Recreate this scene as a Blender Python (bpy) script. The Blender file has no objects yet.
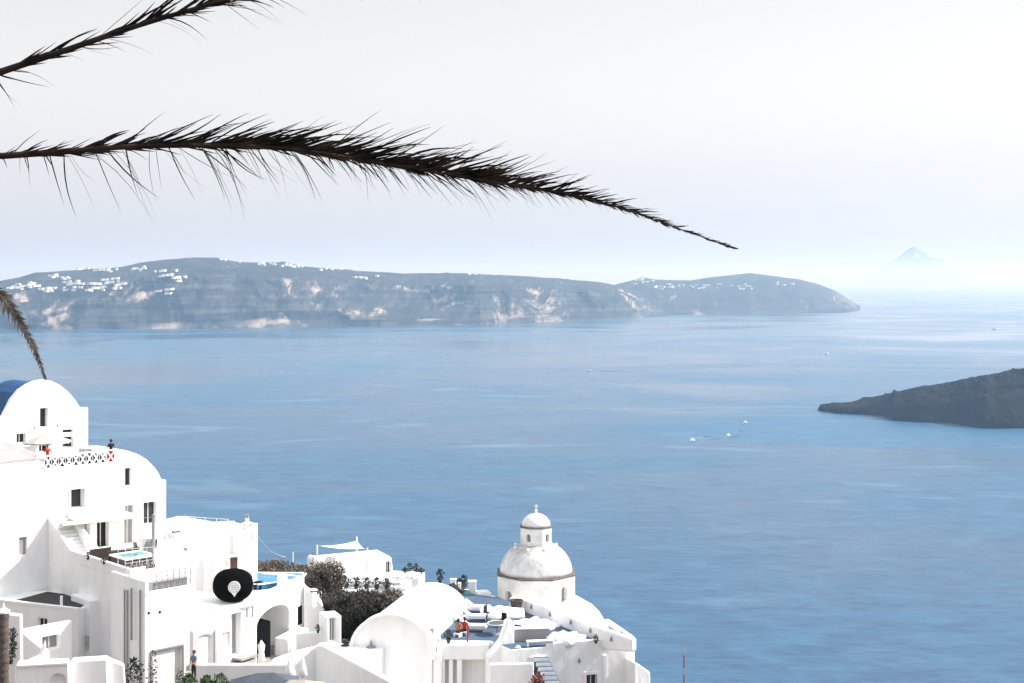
import bpy, bmesh, math, random
from mathutils import Vector, Matrix, noise
R = math.radians
F = 1394.0; HY = 279.0; CX = 512.0; HC = 230.0
SC = bpy.context.scene
COL = SC.collection

def P(px, py, Y):
    "world point seen at pixel (px,py) of the photo, at depth Y"
    return Vector(((px-CX)/F*Y, Y, HC-(py-HY)/F*Y))
def PZ(px, py, z):
    "world point at height z seen at pixel"
    return P(px, py, (HC-z)*F/(py-HY))
def lerp(a, b, t): return a+(b-a)*t
def interp(pts, x):
    if x <= pts[0][0]: return pts[0][1]
    for (x0, y0), (x1, y1) in zip(pts, pts[1:]):
        if x <= x1: return y0+(y1-y0)*(x-x0)/(x1-x0)
    return pts[-1][1]

# ---------------------------------------------------------------- tags
def tag(o, label=None, cat=None, group=None, kind=None):
    if label: o['label'] = label
    if cat: o['category'] = cat
    if group: o['group'] = group
    if kind: o['kind'] = kind
    return o
def empty(name, loc, label, cat, group=None, rz=0):
    o = bpy.data.objects.new(name, None); COL.objects.link(o)
    o.location = loc; o.rotation_euler = (0, 0, rz); o.empty_display_size = .3
    tag(o, label, cat, group)
    EMPTY_M[o.name] = (Matrix.Translation(Vector(loc)) @ Matrix.Rotation(rz, 4, 'Z'))
    return o
EMPTY_M = {}
def link_mesh(name, me, mats, parent=None, world=True):
    "link a mesh; verts given in world space are moved into the parent's space"
    if not isinstance(mats, (list, tuple)): mats = [mats]
    for m in mats: me.materials.append(m)
    o = bpy.data.objects.new(name, me); COL.objects.link(o)
    if parent is not None:
        o.parent = parent
        if world:
            chain = []; q = parent
            M = Matrix.Identity(4)
            while q is not None:
                M = EMPTY_M.get(q.name, Matrix.Identity(4)) @ M
                q = q.parent
            me.transform(M.inverted())
    return o
def copy_tree(o, parent=None):
    c = o.copy(); COL.objects.link(c); c.parent = parent
    for ch in list(o.children): copy_tree(ch, c)
    return c

# ---------------------------------------------------------------- materials
def mat(name, color, rough=.7, var=.0, vscale=1.0, bump=0, bscale=8, spec=.3, metallic=0, col2=None, stretch=None, detail=4):
    m = bpy.data.materials.new(name); m.use_nodes = True
    nt = m.node_tree; b = nt.nodes['Principled BSDF']
    b.inputs['Roughness'].default_value = rough
    b.inputs['Specular IOR Level'].default_value = spec
    b.inputs['Metallic'].default_value = metallic
    c = (*color, 1) if len(color) == 3 else color
    b.inputs['Base Color'].default_value = c
    tc = nt.nodes.new('ShaderNodeNewGeometry')
    out = tc.outputs['Position']
    if stretch:
        mp = nt.nodes.new('ShaderNodeMapping'); mp.inputs['Scale'].default_value = stretch
        nt.links.new(out, mp.inputs['Vector']); out = mp.outputs['Vector']
    if col2 or var:
        n = nt.nodes.new('ShaderNodeTexNoise'); n.inputs['Scale'].default_value = vscale; n.inputs['Detail'].default_value = detail
        nt.links.new(out, n.inputs['Vector'])
        r = nt.nodes.new('ShaderNodeValToRGB')
        c2 = (*col2, 1) if col2 else (c[0]*(1-var), c[1]*(1-var), c[2]*(1-var), 1)
        r.color_ramp.elements[0].position = .35; r.color_ramp.elements[1].position = .62
        r.color_ramp.elements[0].color = c2; r.color_ramp.elements[1].color = c
        nt.links.new(n.outputs['Fac'], r.inputs['Fac'])
        nt.links.new(r.outputs['Color'], b.inputs['Base Color'])
    if bump:
        n2 = nt.nodes.new('ShaderNodeTexNoise'); n2.inputs['Scale'].default_value = bscale; n2.inputs['Detail'].default_value = 5
        nt.links.new(out, n2.inputs['Vector'])
        bp = nt.nodes.new('ShaderNodeBump'); bp.inputs['Strength'].default_value = bump; bp.inputs['Distance'].default_value = .1
        nt.links.new(n2.outputs['Fac'], bp.inputs['Height']); nt.links.new(bp.outputs['Normal'], b.inputs['Normal'])
    return m

# ---------------------------------------------------------------- world, sun, camera
SUN_AZ = 76.0      # degrees clockwise from +Y (camera forward)
SUN_EL = 41.0
w = bpy.data.worlds.new("World"); SC.world = w; w.use_nodes = True
nt = w.node_tree; bg = nt.nodes['Background']
sky = nt.nodes.new('ShaderNodeTexSky'); sky.sky_type = 'NISHITA'; sky.sun_disc = False
sky.sun_elevation = R(SUN_EL); sky.sun_rotation = R(SUN_AZ)
sky.air_density = 1.0; sky.dust_density = 1.2; sky.ozone_density = 1.0; sky.altitude = 200
hs = nt.nodes.new('ShaderNodeHueSaturation')
tcw = nt.nodes.new('ShaderNodeTexCoord'); sx = nt.nodes.new('ShaderNodeSeparateXYZ'); mr = nt.nodes.new('ShaderNodeMapRange')
nt.links.new(tcw.outputs['Generated'], sx.inputs[0]); nt.links.new(sx.outputs['Z'], mr.inputs['Value'])
mr.inputs['From Min'].default_value = .12; mr.inputs['From Max'].default_value = .6; mr.inputs['To Min'].default_value = .0; mr.inputs['To Max'].default_value = .85
nt.links.new(mr.outputs['Result'], hs.inputs['Saturation'])   # whitish hazy air near the horizon, blue overhead
nt.links.new(sky.outputs['Color'], hs.inputs['Color'])
veil = nt.nodes.new('ShaderNodeMix'); veil.data_type = 'RGBA'; veil.inputs[0].default_value = .5; veil.inputs[7].default_value = (5.45, 5.4, 5.15, 1)
nt.links.new(hs.outputs['Color'], veil.inputs[6])      # even veil of humid haze over the whole sky
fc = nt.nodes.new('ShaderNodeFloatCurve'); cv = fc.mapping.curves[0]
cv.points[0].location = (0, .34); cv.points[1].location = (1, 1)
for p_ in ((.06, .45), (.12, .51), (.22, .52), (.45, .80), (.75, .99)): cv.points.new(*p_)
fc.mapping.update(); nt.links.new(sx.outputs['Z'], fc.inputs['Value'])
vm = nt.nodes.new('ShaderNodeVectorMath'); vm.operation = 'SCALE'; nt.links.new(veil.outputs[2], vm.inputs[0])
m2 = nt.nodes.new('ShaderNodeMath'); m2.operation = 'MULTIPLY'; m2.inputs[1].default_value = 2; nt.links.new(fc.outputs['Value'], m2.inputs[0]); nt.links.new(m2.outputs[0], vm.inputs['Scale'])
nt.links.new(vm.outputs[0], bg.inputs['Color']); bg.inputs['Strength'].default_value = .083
sd = bpy.data.lights.new('sun', 'SUN'); sd.energy = 4.2; sd.angle = R(.5); sd.color = (1, .95, .88)
so = bpy.data.objects.new('sun', sd); COL.objects.link(so)
sv = Vector((math.sin(R(SUN_AZ))*math.cos(R(SUN_EL)), math.cos(R(SUN_AZ))*math.cos(R(SUN_EL)), math.sin(R(SUN_EL))))
so.rotation_euler = sv.to_track_quat('Z', 'Y').to_euler(); so.location = (60, 0, 300)
cd = bpy.data.cameras.new('camera'); co = bpy.data.objects.new('camera', cd); COL.objects.link(co)
co.location = (0, 0, HC); co.rotation_euler = (R(90), 0, 0)
cd.sensor_width = 36; cd.lens = 36*F/1024; cd.shift_y = -(341.5-HY)/1024; cd.clip_start = .1; cd.clip_end = 200000
SC.camera = co
vs = SC.view_settings; vs.view_transform = 'Standard'; vs.look = 'None'; vs.gamma = 1; vs.exposure = .97
SC.cycles.volume_bounces = 2; SC.cycles.max_bounces = 10; SC.cycles.diffuse_bounces = 7
SC.cycles.use_denoising = True

# ---------------------------------------------------------------- haze
def box_mesh(name, a, b):
    bm = bmesh.new(); bmesh.ops.create_cube(bm, size=1)
    a = Vector(a); b = Vector(b)
    for v in bm.verts: v.co = Vector([lerp(a[i], b[i], v.co[i]+.5) for i in range(3)])
    me = bpy.data.meshes.new(name); bm.to_mesh(me); bm.free(); return me
hz = bpy.data.materials.new('haze_air'); hz.use_nodes = True
nt = hz.node_tree; nt.nodes.remove(nt.nodes['Principled BSDF'])
pv = nt.nodes.new('ShaderNodeVolumePrincipled')
pv.inputs['Density'].default_value = 7.2e-5; pv.inputs['Color'].default_value = (.37, .57, .80, 1); pv.inputs['Anisotropy'].default_value = .28
pv.inputs['Absorption Color'].default_value = (.60, .28, .0, 1)
nt.links.new(pv.outputs['Volume'], nt.nodes['Material Output'].inputs['Volume'])
tag(link_mesh('haze', box_mesh('haze', (-42000, -3000, -1), (42000, 72000, 720)), hz), 'pale sea haze over the water', 'haze', kind='stuff')

# ---------------------------------------------------------------- sea
def sea_mat():
    m = bpy.data.materials.new('sea_water'); m.use_nodes = True
    nt = m.node_tree; b = nt.nodes['Principled BSDF']; L = nt.links.new
    g = nt.nodes.new('ShaderNodeNewGeometry')
    def noi(scale, st, detail=4, dist=0):
        mp = nt.nodes.new('ShaderNodeMapping'); mp.inputs['Scale'].default_value = st; mp.inputs['Rotation'].default_value = (0, 0, R(-12))
        L(g.outputs['Position'], mp.inputs['Vector'])
        n = nt.nodes.new('ShaderNodeTexNoise'); n.inputs['Scale'].default_value = scale; n.inputs['Detail'].default_value = detail
        n.inputs['Distortion'].default_value = dist
        L(mp.outputs['Vector'], n.inputs['Vector']); return n.outputs['Fac']
    def math_(op, a, b_):
        n = nt.nodes.new('ShaderNodeMath'); n.operation = op
        for i, v in enumerate((a, b_)):
            if isinstance(v, (int, float)): n.inputs[i].default_value = v
            else: L(v, n.inputs[i])
        return n.outputs[0]
    # swell and ripple height (metres)
    h = math_('ADD', math_('MULTIPLY', noi(.05, (1, .8, 1), 3), 1.3), math_('MULTIPLY', noi(.16, (.6, 1, 1), 5), .75))
    h = math_('ADD', h, math_('MULTIPLY', noi(.9, (.6, 1, 1), 3), .10))
    bp = nt.nodes.new('ShaderNodeBump'); bp.inputs['Strength'].default_value = .7; bp.inputs['Distance'].default_value = 1
    L(h, bp.inputs['Height']); L(bp.outputs['Normal'], b.inputs['Normal'])
    # wind lanes: smoother and rougher belts of water
    sp = nt.nodes.new('ShaderNodeSeparateXYZ'); L(g.outputs['Position'], sp.inputs[0])
    qd = math_('DIVIDE', sp.outputs['X'], sp.outputs['Y'])
    thr = math_('ADD', math_('MULTIPLY', math_('SUBTRACT', .35, qd), 5200), 3500)
    dif = math_('ADD', math_('SUBTRACT', sp.outputs['Y'], thr), math_('MULTIPLY', math_('SUBTRACT', noi(.0007, (.6, 1.1, 1), 6, 1.2), .5), 2200))
    cm = nt.nodes.new('ShaderNodeMapRange'); cm.inputs['From Min'].default_value = -900; cm.inputs['From Max'].default_value = 1500; L(dif, cm.inputs['Value'])
    c2 = nt.nodes.new('ShaderNodeMapRange'); c2.inputs['From Min'].default_value = 750; c2.inputs['From Max'].default_value = 4200; c2.inputs['To Max'].default_value = .75; L(sp.outputs['Y'], c2.inputs['Value'])
    calm = math_('MAXIMUM', cm.outputs['Result'], math_('MULTIPLY', c2.outputs['Result'], math_('ADD', .45, noi(.0012, (.8, 1, 1), 6, 1))))        # calmer water far out, slick in the lee at far right
    L(math_('SUBTRACT', .75, math_('MULTIPLY', calm, .68)), bp.inputs['Strength'])
    lane = noi(.0016, (.75, 1, 1), 7, 1.0)
    rr = nt.nodes.new('ShaderNodeMapRange'); rr.inputs['From Min'].default_value = .35; rr.inputs['From Max'].default_value = .68
    rr.inputs['To Min'].default_value = .28; rr.inputs['To Max'].default_value = .5
    L(lane, rr.inputs['Value']); L(math_('SUBTRACT', rr.outputs['Result'], math_('MULTIPLY', calm, .17)), b.inputs['Roughness'])
    cr = nt.nodes.new('ShaderNodeValToRGB'); e = cr.color_ramp.elements
    e[0].position = .38; e[0].color = (.003, .043, .106, 1); e[1].position = .63; e[1].color = (.024, .110, .205, 1)
    L(math_('ADD', math_('ADD', math_('MULTIPLY', lane, .45), math_('MULTIPLY', noi(.035, (.6, 1, 1), 6, .5), .3)), math_('MULTIPLY', noi(.11, (.5, 1, 1), 5, .3), .25)), cr.inputs['Fac'])
    # thin foam lanes
    fo = noi(.0042, (.55, 1.25, 1), 9, 2.2)
    fr = nt.nodes.new('ShaderNodeMapRange'); fr.inputs['From Min'].default_value = .58; fr.inputs['From Max'].default_value = .80; fr.inputs['To Max'].default_value = .22
    L(fo, fr.inputs['Value'])
    mx = nt.nodes.new('ShaderNodeMix'); mx.data_type = 'RGBA'
    L(fr.outputs['Result'], mx.inputs[0]); L(cr.outputs['Color'], mx.inputs[6]); mx.inputs[7].default_value = (.35, .48, .6, 1)
    L(mx.outputs[2], b.inputs['Base Color'])
    b.inputs['IOR'].default_value = 1.33; b.inputs['Specular IOR Level'].default_value = .5
    return m
me = bpy.data.meshes.new('sea')
me.from_pydata([(-41000, -2500, 0), (41000, -2500, 0), (41000, 71000, 0), (-41000, 71000, 0)], [], [(0, 1, 2, 3)])
tag(link_mesh('sea', me, sea_mat()), 'blue caldera sea with wind lanes', 'sea', kind='structure')

# ---------------------------------------------------------------- far land
def cliff_mat(name, dark, mid, pale, green):
    m = bpy.data.materials.new(name); m.use_nodes = True
    nt = m.node_tree; b = nt.nodes['Principled BSDF']; L = nt.links.new
    b.inputs['Roughness'].default_value = .95; b.inputs['Specular IOR Level'].default_value = .05
    g = nt.nodes.new('ShaderNodeNewGeometry')
    def noi(scale, st, d=6, dist=.4):
        mp = nt.nodes.new('ShaderNodeMapping'); mp.inputs['Scale'].default_value = st
        L(g.outputs['Position'], mp.inputs['Vector'])
        n = nt.nodes.new('ShaderNodeTexNoise'); n.inputs['Scale'].default_value = scale; n.inputs['Detail'].default_value = d
        n.inputs['Distortion'].default_value = dist; n.inputs['Roughness'].default_value = .6
        L(mp.outputs['Vector'], n.inputs['Vector']); return n.outputs['Fac']
    def ramp(f, p0, p1, c0, c1):
        r = nt.nodes.new('ShaderNodeValToRGB'); e = r.color_ramp.elements
        e[0].position = p0; e[1].position = p1; e[0].color = (*c0, 1); e[1].color = (*c1, 1); L(f, r.inputs['Fac']); return r.outputs['Color']
    def mix(f, a, c):
        x = nt.nodes.new('ShaderNodeMix'); x.data_type = 'RGBA'; L(f, x.inputs[0])
        for i, v in ((6, a), (7, c)):
            if isinstance(v, tuple): x.inputs[i].default_value = (*v, 1)
            else: L(v, x.inputs[i])
        return x.outputs[2]
    base = ramp(noi(.004, (1, 1, 4)), .38, .62, dark, mid)
    patch = ramp(noi(.0016, (1, .6, 2.0), 8, 1.2), .52, .585, (0, 0, 0), (1, 1, 1))
    streak = ramp(noi(.005, (1, 1, .7), 8, 1.0), .45, .55, (0, 0, 0), (1, 1, 1))
    mul = nt.nodes.new('ShaderNodeMath'); mul.operation = 'MULTIPLY'; L(patch, mul.inputs[0]); L(streak, mul.inputs[1])
    strata = ramp(noi(.004, (.25, .25, 13), 4, .3), .48, .53, (0, 0, 0), (1, 1, 1))
    ms = nt.nodes.new('ShaderNodeMath'); ms.operation = 'MULTIPLY'; L(strata, ms.inputs[0]); ms.inputs[1].default_value = .5
    base = mix(ms.outputs[0], base, tuple(min(v*2.6, 1) for v in mid))
    c = mix(mul.outputs[0], base, pale)
    # plateau scrub on the flatter ground
    sep = nt.nodes.new('ShaderNodeSeparateXYZ'); L(g.outputs['True Normal'], sep.inputs[0])
    fl = ramp(sep.outputs['Z'], .82, .95, (0, 0, 0), (1, 1, 1))
    c = mix(fl, c, ramp(noi(.006, (1, 1, 1)), .4, .6, green, mid))
    L(c, b.inputs['Base Color'])
    return m
M_CLIFF = cliff_mat('far_cliff', (.014, .019, .023), (.040, .041, .042), (.34, .29, .25), (.018, .022, .018))
M_LAVA = mat('lava_rock', (.006, .006, .006), .98, col2=(.002, .002, .003), vscale=.02, spec=.1, detail=8)

def land(name, skyline, shore, px0, px1, step, depth, back, mat_, cut=.72, gully=1.0, rough=1.0, seed=0, nv=26, cliffy=.28, hf=.008):
    verts = []; faces = []; scr = []
    cols = int((px1-px0)/step)+1
    for i in range(cols):
        px = px0+i*step
        ysh = HC*F/(interp(shore, px)-HY)
        dp = depth(px) if callable(depth) else depth; bk = back(px) if callable(back) else back
        yr = ysh+dp
        zr = max(HC-(interp(skyline, px)-HY)/F*yr, 1.5)
        for j in range(nv+1):
            v = j/nv
            # slope profile: steep cliff, then plateau up to the ridge, then falling behind
            if v < .42:
                t = v/.42; zz = cut*zr*(t**.8); yy = ysh+dp*cliffy*t
            elif v < .8:
                t = (v-.42)/.38; zz = lerp(cut*zr, zr, t**.75); yy = ysh+dp*lerp(cliffy, 1, t)
            else:
                t = (v-.8)/.2; zz = lerp(zr, -3, t*t); yy = ysh+dp+bk*t
            X = (px-CX)/F*yy
            q = Vector((X*.0016, yy*.0005+seed, 0))
            n1 = noise.fractal(q*2.2, 1, 2, 6)
            rid = 1-abs(noise.fractal(Vector((X*.0015+zz*.0012, seed+3.3, zz*.0012)), 1, 2.1, 5))*2.2
            rid2 = 1-abs(noise.fractal(Vector((X*.006-zz*.003, seed+9.3, zz*.004)), 1, 2.1, 4))*2.0
            mask = math.sin(min(v/.8, 1)*math.pi)**.6 if v < .8 else 0
            dy = -(rid*150+rid2*45+n1*60)*gully*mask+90*gully*mask
            hh = noise.fractal(Vector((X*hf, yy*hf, seed)), 1, 2, 5)*6*rough
            fringe = 1 if v > .02 else 0
            yy2 = yy+dy
            zz2 = max(zz+hh*fringe*(.3+.7*min(zz/60, 1))*(1 if v < .8 else .3), -3) if j else -3
            verts.append(((px-CX)/F*yy2, yy2, zz2))
            scr.append((px, HY+(HC-zz2)*F/yy2, v))
    for i in range(cols-1):
        for j in range(nv):
            a = i*(nv+1)+j; faces.append((a, a+nv+1, a+nv+2, a+1))
    me = bpy.data.meshes.new(name); me.from_pydata(verts, [], faces)
    o = link_mesh(name, me, mat_)
    return o, verts, scr
SKY1 = [(-260, 300), (-60, 290), (0, 281), (20, 277), (35, 272.5), (60, 271), (90, 269.5), (120, 267), (140, 262.5), (165, 259), (190, 257), (215, 257.5), (235, 261), (255, 262.5), (285, 262), (300, 266), (330, 268.5), (350, 270.5), (380, 272), (400, 273), (440, 273.5), (465, 273), (490, 274.5), (520, 276), (560, 278.5), (600, 282), (620, 286), (640, 293), (658, 303), (672, 314)]
SHO1 = [(-260, 332), (0, 330), (200, 328.5), (350, 326), (480, 325), (500, 323), (560, 321.5), (620, 319.5), (650, 317.5), (672, 315.5)]
land1, V1, S1 = land('far_headland', SKY1, SHO1, -260, 672, 2.0, 1300, 1500, M_CLIFF, gully=1.35, rough=1.6, seed=1.7)
tag(land1, kind='structure')
SKY2 = [(560, 300), (600, 289), (625, 282), (643, 277.5), (655, 279.5), (690, 280.5), (705, 278), (735, 274.5), (750, 273), (770, 275.5), (800, 279.5), (820, 284.5), (835, 291), (845, 296.5), (852, 301), (857, 305), (860, 311)]
SHO2 = [(560, 316), (656, 315.3), (700, 314.5), (750, 314.3), (800, 313.5), (846, 312.5), (860, 311)]
land2, V2, S2 = land('cape', SKY2, SHO2, 560, 860, 2.0, 1500, 1500, M_CLIFF, cut=.5, gully=.7, seed=5.1)
tag(land2, kind='structure')
# distant mountain island
SKY3 = [(865, 276), (880, 268), (893, 260.5), (902, 254.5), (908, 249), (914, 246.5), (921, 250.5), (931, 256.5), (943, 260), (955, 267), (972, 276)]
land3, _, _ = land('distant_mountain', SKY3, [(850, 283.9), (985, 283.9)], 865, 972, 2, 1500, 1500, M_CLIFF, cut=.6, gully=.3, rough=4, seed=8)
tag(land3, kind='structure')
# dark lava island on the right
SKY4 = [(818, 409.5), (820, 405), (833, 402.6), (849, 402.4), (862, 399), (875, 396), (889, 393.6), (908, 388.8), (927, 385.7), (944, 382.9), (970, 378), (982, 375.7), (1006, 371), (1024, 368), (1100, 355), (1250, 340), (1400, 345)]
SHO4 = [(817, 409.6), (818, 410.3), (840, 413.5), (875, 415), (882, 416), (894, 420.5), (920, 422.5), (950, 423), (975, 427.2), (985, 428.5), (1024, 428.5), (1100, 430), (1400, 425)]
land4, _, _ = land('lava_island', SKY4, SHO4, 818, 1400, 1.0, lambda x: interp([(818, 14), (850, 45), (888, 80), (1024, 190), (1400, 300)], x), lambda x: interp([(818, 14), (1024, 160)], x), M_LAVA, cut=.55, gully=.14, hf=.04, rough=1.7, seed=12, nv=60, cliffy=.25)
tag(land4, kind='structure')
# =====================================================================  building helpers
M_WHITE = mat('whitewash', (.88, .875, .865), .9, var=.08, vscale=1.1, bump=.5, bscale=2.2, spec=.1, stretch=(1, 1, .4), detail=8)
M_DOME = mat('weathered_plaster', (.80, .79, .76), .9, col2=(.62, .61, .59), vscale=1.1, bump=.3, bscale=5, spec=.1, detail=7)
M_BLUE = mat('blue_roof_paint', (.001, .06, .19), .6, var=.3, vscale=.8)
M_GREYROOF = mat('grey_cement', (.34, .33, .33), .9, var=.15, vscale=.9, bump=.2, bscale=6)
M_PAVE = mat('stone_paving', (.30, .29, .275), .9, var=.3, vscale=2.5, bump=.3, bscale=6)
M_FLOORB = mat('pale_blue_floor', (.065, .105, .165), .8, var=.2, vscale=1.2)  # dark blue shadow tone put into the floor and step colour
M_DECK = mat('charcoal_deck', (.045, .043, .042), .8, var=.25, vscale=2, stretch=(1, 6, 1))
M_BAND = mat('brown_band', (.15, .125, .115), .85, var=.3, vscale=2)
M_GLASS = mat('dark_glass', (.02, .022, .026), .15, spec=.5)
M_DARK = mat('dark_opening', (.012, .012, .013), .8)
M_DOORG = mat('grey_shutter', (.33, .33, .33), .6, var=.2, vscale=5, stretch=(1, 1, 12))
M_BROWN = mat('brown_wood', (.10, .05, .035), .6, var=.4, vscale=4, stretch=(1, 1, .2))
M_FRAMEW = mat('white_paint', (.80, .80, .79), .45)
M_METAL = mat('white_metal', (.72, .72, .72), .4, spec=.4)
M_GMETAL = mat('grey_metal', (.25, .25, .26), .45, spec=.4)
M_BLACK = mat('black_fabric', (.003, .003, .003), .95, spec=.03)
M_CANVAS = mat('cream_canvas', (.42, .41, .38), .9, var=.08, vscale=2, bump=.3, bscale=5)
M_SHEET = mat('white_cloth', (.82, .83, .85), .9, bump=.5, bscale=3)
M_WATER = mat('pool_water', (.004, .22, .46), .08, var=.35, vscale=1.5, bump=.15, bscale=2.5, spec=.5)
M_TEAL = mat('tub_water', (.10, .38, .42), .1, var=.4, vscale=3, spec=.5)
M_RED = mat('red_cloth', (.55, .02, .02), .8, var=.2, vscale=4)
M_WOODD = mat('dark_wood', (.05, .035, .03), .6, var=.4, vscale=3, stretch=(1, 1, 6))
M_TERRA = mat('clay_pot', (.05, .045, .045), .8)
M_SLATE = mat('slate_canvas', (.07, .085, .11), .85, var=.2, vscale=2)
M_TAN = mat('tan_canvas', (.36, .31, .27), .85, var=.15, vscale=2)

def dome_mat(z0, z1):
    m = mat('stained_dome', (.80, .79, .76), .9, bump=.35, bscale=4, spec=.1); nt = m.node_tree; b = nt.nodes['Principled BSDF']; L = nt.links.new
    g = nt.nodes.new('ShaderNodeNewGeometry'); s = nt.nodes.new('ShaderNodeSeparateXYZ'); L(g.outputs['Position'], s.inputs[0])
    mr = nt.nodes.new('ShaderNodeMapRange'); mr.inputs['From Min'].default_value = z0; mr.inputs['From Max'].default_value = z1; mr.inputs['To Min'].default_value = -.12; mr.inputs['To Max'].default_value = .30
    L(s.outputs['Z'], mr.inputs['Value'])
    n = nt.nodes.new('ShaderNodeTexNoise'); n.inputs['Scale'].default_value = 1.5; n.inputs['Detail'].default_value = 8; n.inputs['Roughness'].default_value = .65
    mp = nt.nodes.new('ShaderNodeMapping'); mp.inputs['Scale'].default_value = (1, 1, .5); L(g.outputs['Position'], mp.inputs['Vector']); L(mp.outputs['Vector'], n.inputs['Vector'])
    a = nt.nodes.new('ShaderNodeMath'); a.operation = 'ADD'; L(n.outputs['Fac'], a.inputs[0]); L(mr.outputs['Result'], a.inputs[1])
    r = nt.nodes.new('ShaderNodeValToRGB'); e = r.color_ramp.elements; e[0].position = .36; e[1].position = .78; e[0].color = (.77, .76, .735, 1); e[1].color = (.40, .39, .38, 1)
    L(a.outputs[0], r.inputs['Fac']); L(r.outputs['Color'], b.inputs['Base Color'])   # soot and lichen stains round the lantern
    return m
class Plane:
    "a vertical facade: anchor seen at (px,py) at depth Y, horizontal edge direction yaw (deg, >0 recedes to the right)"
    def __init__(s, px, py, Y, yaw):
        s.A = P(px, py, Y) if not isinstance(px, Vector) else px
        s.set(yaw)
    def set(s, yaw):
        s.yaw = yaw; a = R(yaw)
        s.d = Vector((math.cos(a), math.sin(a), 0)); s.n = Vector((math.sin(a), -math.cos(a), 0)); return s
    def off(s, k):
        q = Plane(s.A + s.n*k, 0, 0, s.yaw); return q
    def pt(s, px, py):
        v = Vector(((px-CX)/F, 1, -(py-HY)/F)); O = Vector((0, 0, HC))
        return O + v*((s.A-O).dot(s.n)/v.dot(s.n))
    def u(s, p): return (p-s.A).dot(s.d)
    def at(s, u, z, k=0):
        q = s.A + s.d*u + s.n*k; q.z = z; return q
    def rect(s, x0, y0, x1, y1):
        my = (y0+y1)/2; mx = (x0+x1)/2
        return (s.u(s.pt(x0, my)), s.u(s.pt(x1, my)), s.pt(mx, y1).z, s.pt(mx, y0).z)

def new(): return bmesh.new()
def mesh(bm, name='m', smooth=False):
    bmesh.ops.recalc_face_normals(bm, faces=bm.faces)
    me = bpy.data.meshes.new(name); bm.to_mesh(me); bm.free()
    if smooth:
        for p in me.polygons: p.use_smooth = True
    return me
def part(name, bm, m, parent, smooth=False, bevel=0):
    o = link_mesh(name, mesh(bm, name, smooth), m, parent)
    if bevel:
        b = o.modifiers.new('soft', 'BEVEL'); b.width = bevel; b.segments = 2; b.limit_method = 'ANGLE'; b.angle_limit = R(40)
    return o
def extr(bm, pts, vec):
    vec = Vector(vec); n = len(pts)
    a = [bm.verts.new(p) for p in pts]; b = [bm.verts.new(Vector(p)+vec) for p in pts]
    bm.faces.new(a); bm.faces.new(b[::-1])
    for i in range(n): bm.faces.new((a[i], b[i], b[(i+1) % n], a[(i+1) % n]))
def prism(bm, pts, z0, z1): extr(bm, [Vector((p[0], p[1], z0)) for p in pts], (0, 0, z1-z0))
def obox(bm, pl, u0, u1, z0, z1, k0, k1):
    "box on a plane's frame: along u, z, and k metres out of the plane"
    extr(bm, [pl.at(u0, z0, k0), pl.at(u1, z0, k0), pl.at(u1, z1, k0), pl.at(u0, z1, k0)], pl.n*(k1-k0))
def bar(bm, p, q, r, seg=6, r2=None):
    p = Vector(p); q = Vector(q); d = (q-p)
    if d.length < 1e-6: return
    d.normalize(); up = Vector((0, 0, 1)) if abs(d.z) < .9 else Vector((1, 0, 0))
    a = d.cross(up).normalized(); b = d.cross(a); r2 = r if r2 is None else r2
    c0 = [bm.verts.new(p+(a*math.cos(t)+b*math.sin(t))*r) for t in [2*math.pi*i/seg for i in range(seg)]]
    c1 = [bm.verts.new(q+(a*math.cos(t)+b*math.sin(t))*r2) for t in [2*math.pi*i/seg for i in range(seg)]]
    bm.faces.new(c0[::-1]); bm.faces.new(c1)
    for i in range(seg): bm.faces.new((c0[i], c0[(i+1) % seg], c1[(i+1) % seg], c1[i]))
def tube(bm, pts, rads, seg=6):
    rings = []
    for i, p in enumerate(pts):
        p = Vector(p); d = (Vector(pts[min(i+1, len(pts)-1)])-Vector(pts[max(i-1, 0)])).normalized()
        up = Vector((0, 0, 1)) if abs(d.z) < .9 else Vector((1, 0, 0))
        a = d.cross(up).normalized(); b = d.cross(a)
        rings.append([bm.verts.new(p+(a*math.cos(t)+b*math.sin(t))*rads[i]) for t in [2*math.pi*j/seg for j in range(seg)]])
    for r0, r1 in zip(rings, rings[1:]):
        for j in range(seg): bm.faces.new((r0[j], r0[(j+1) % seg], r1[(j+1) % seg], r1[j]))
    bm.faces.new(rings[0][::-1]); bm.faces.new(rings[-1])
def lathe(bm, c, prof, seg=24, ang0=0, phase=0):
    "prof = [(r,z)...] about the vertical through c"
    c = Vector(c); rings = []
    for r, z in prof:
        if r < 1e-4: rings.append([bm.verts.new(c+Vector((0, 0, z)))])
        else: rings.append([bm.verts.new(c+Vector((r*math.cos(t), r*math.sin(t), z))) for t in [phase+2*math.pi*j/seg for j in range(seg)]])
    for a, b in zip(rings, rings[1:]):
        for j in range(seg):
            k = (j+1) % seg
            if len(a) == 1 and len(b) == 1: continue
            if len(a) == 1: bm.faces.new((a[0], b[j], b[k]))
            elif len(b) == 1: bm.faces.new((a[j], a[k], b[0]))
            else: bm.faces.new((a[j], a[k], b[k], b[j]))
    if len(rings[0]) > 1: bm.faces.new(rings[0][::-1])
    if len(rings[-1]) > 1: bm.faces.new(rings[-1])
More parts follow.
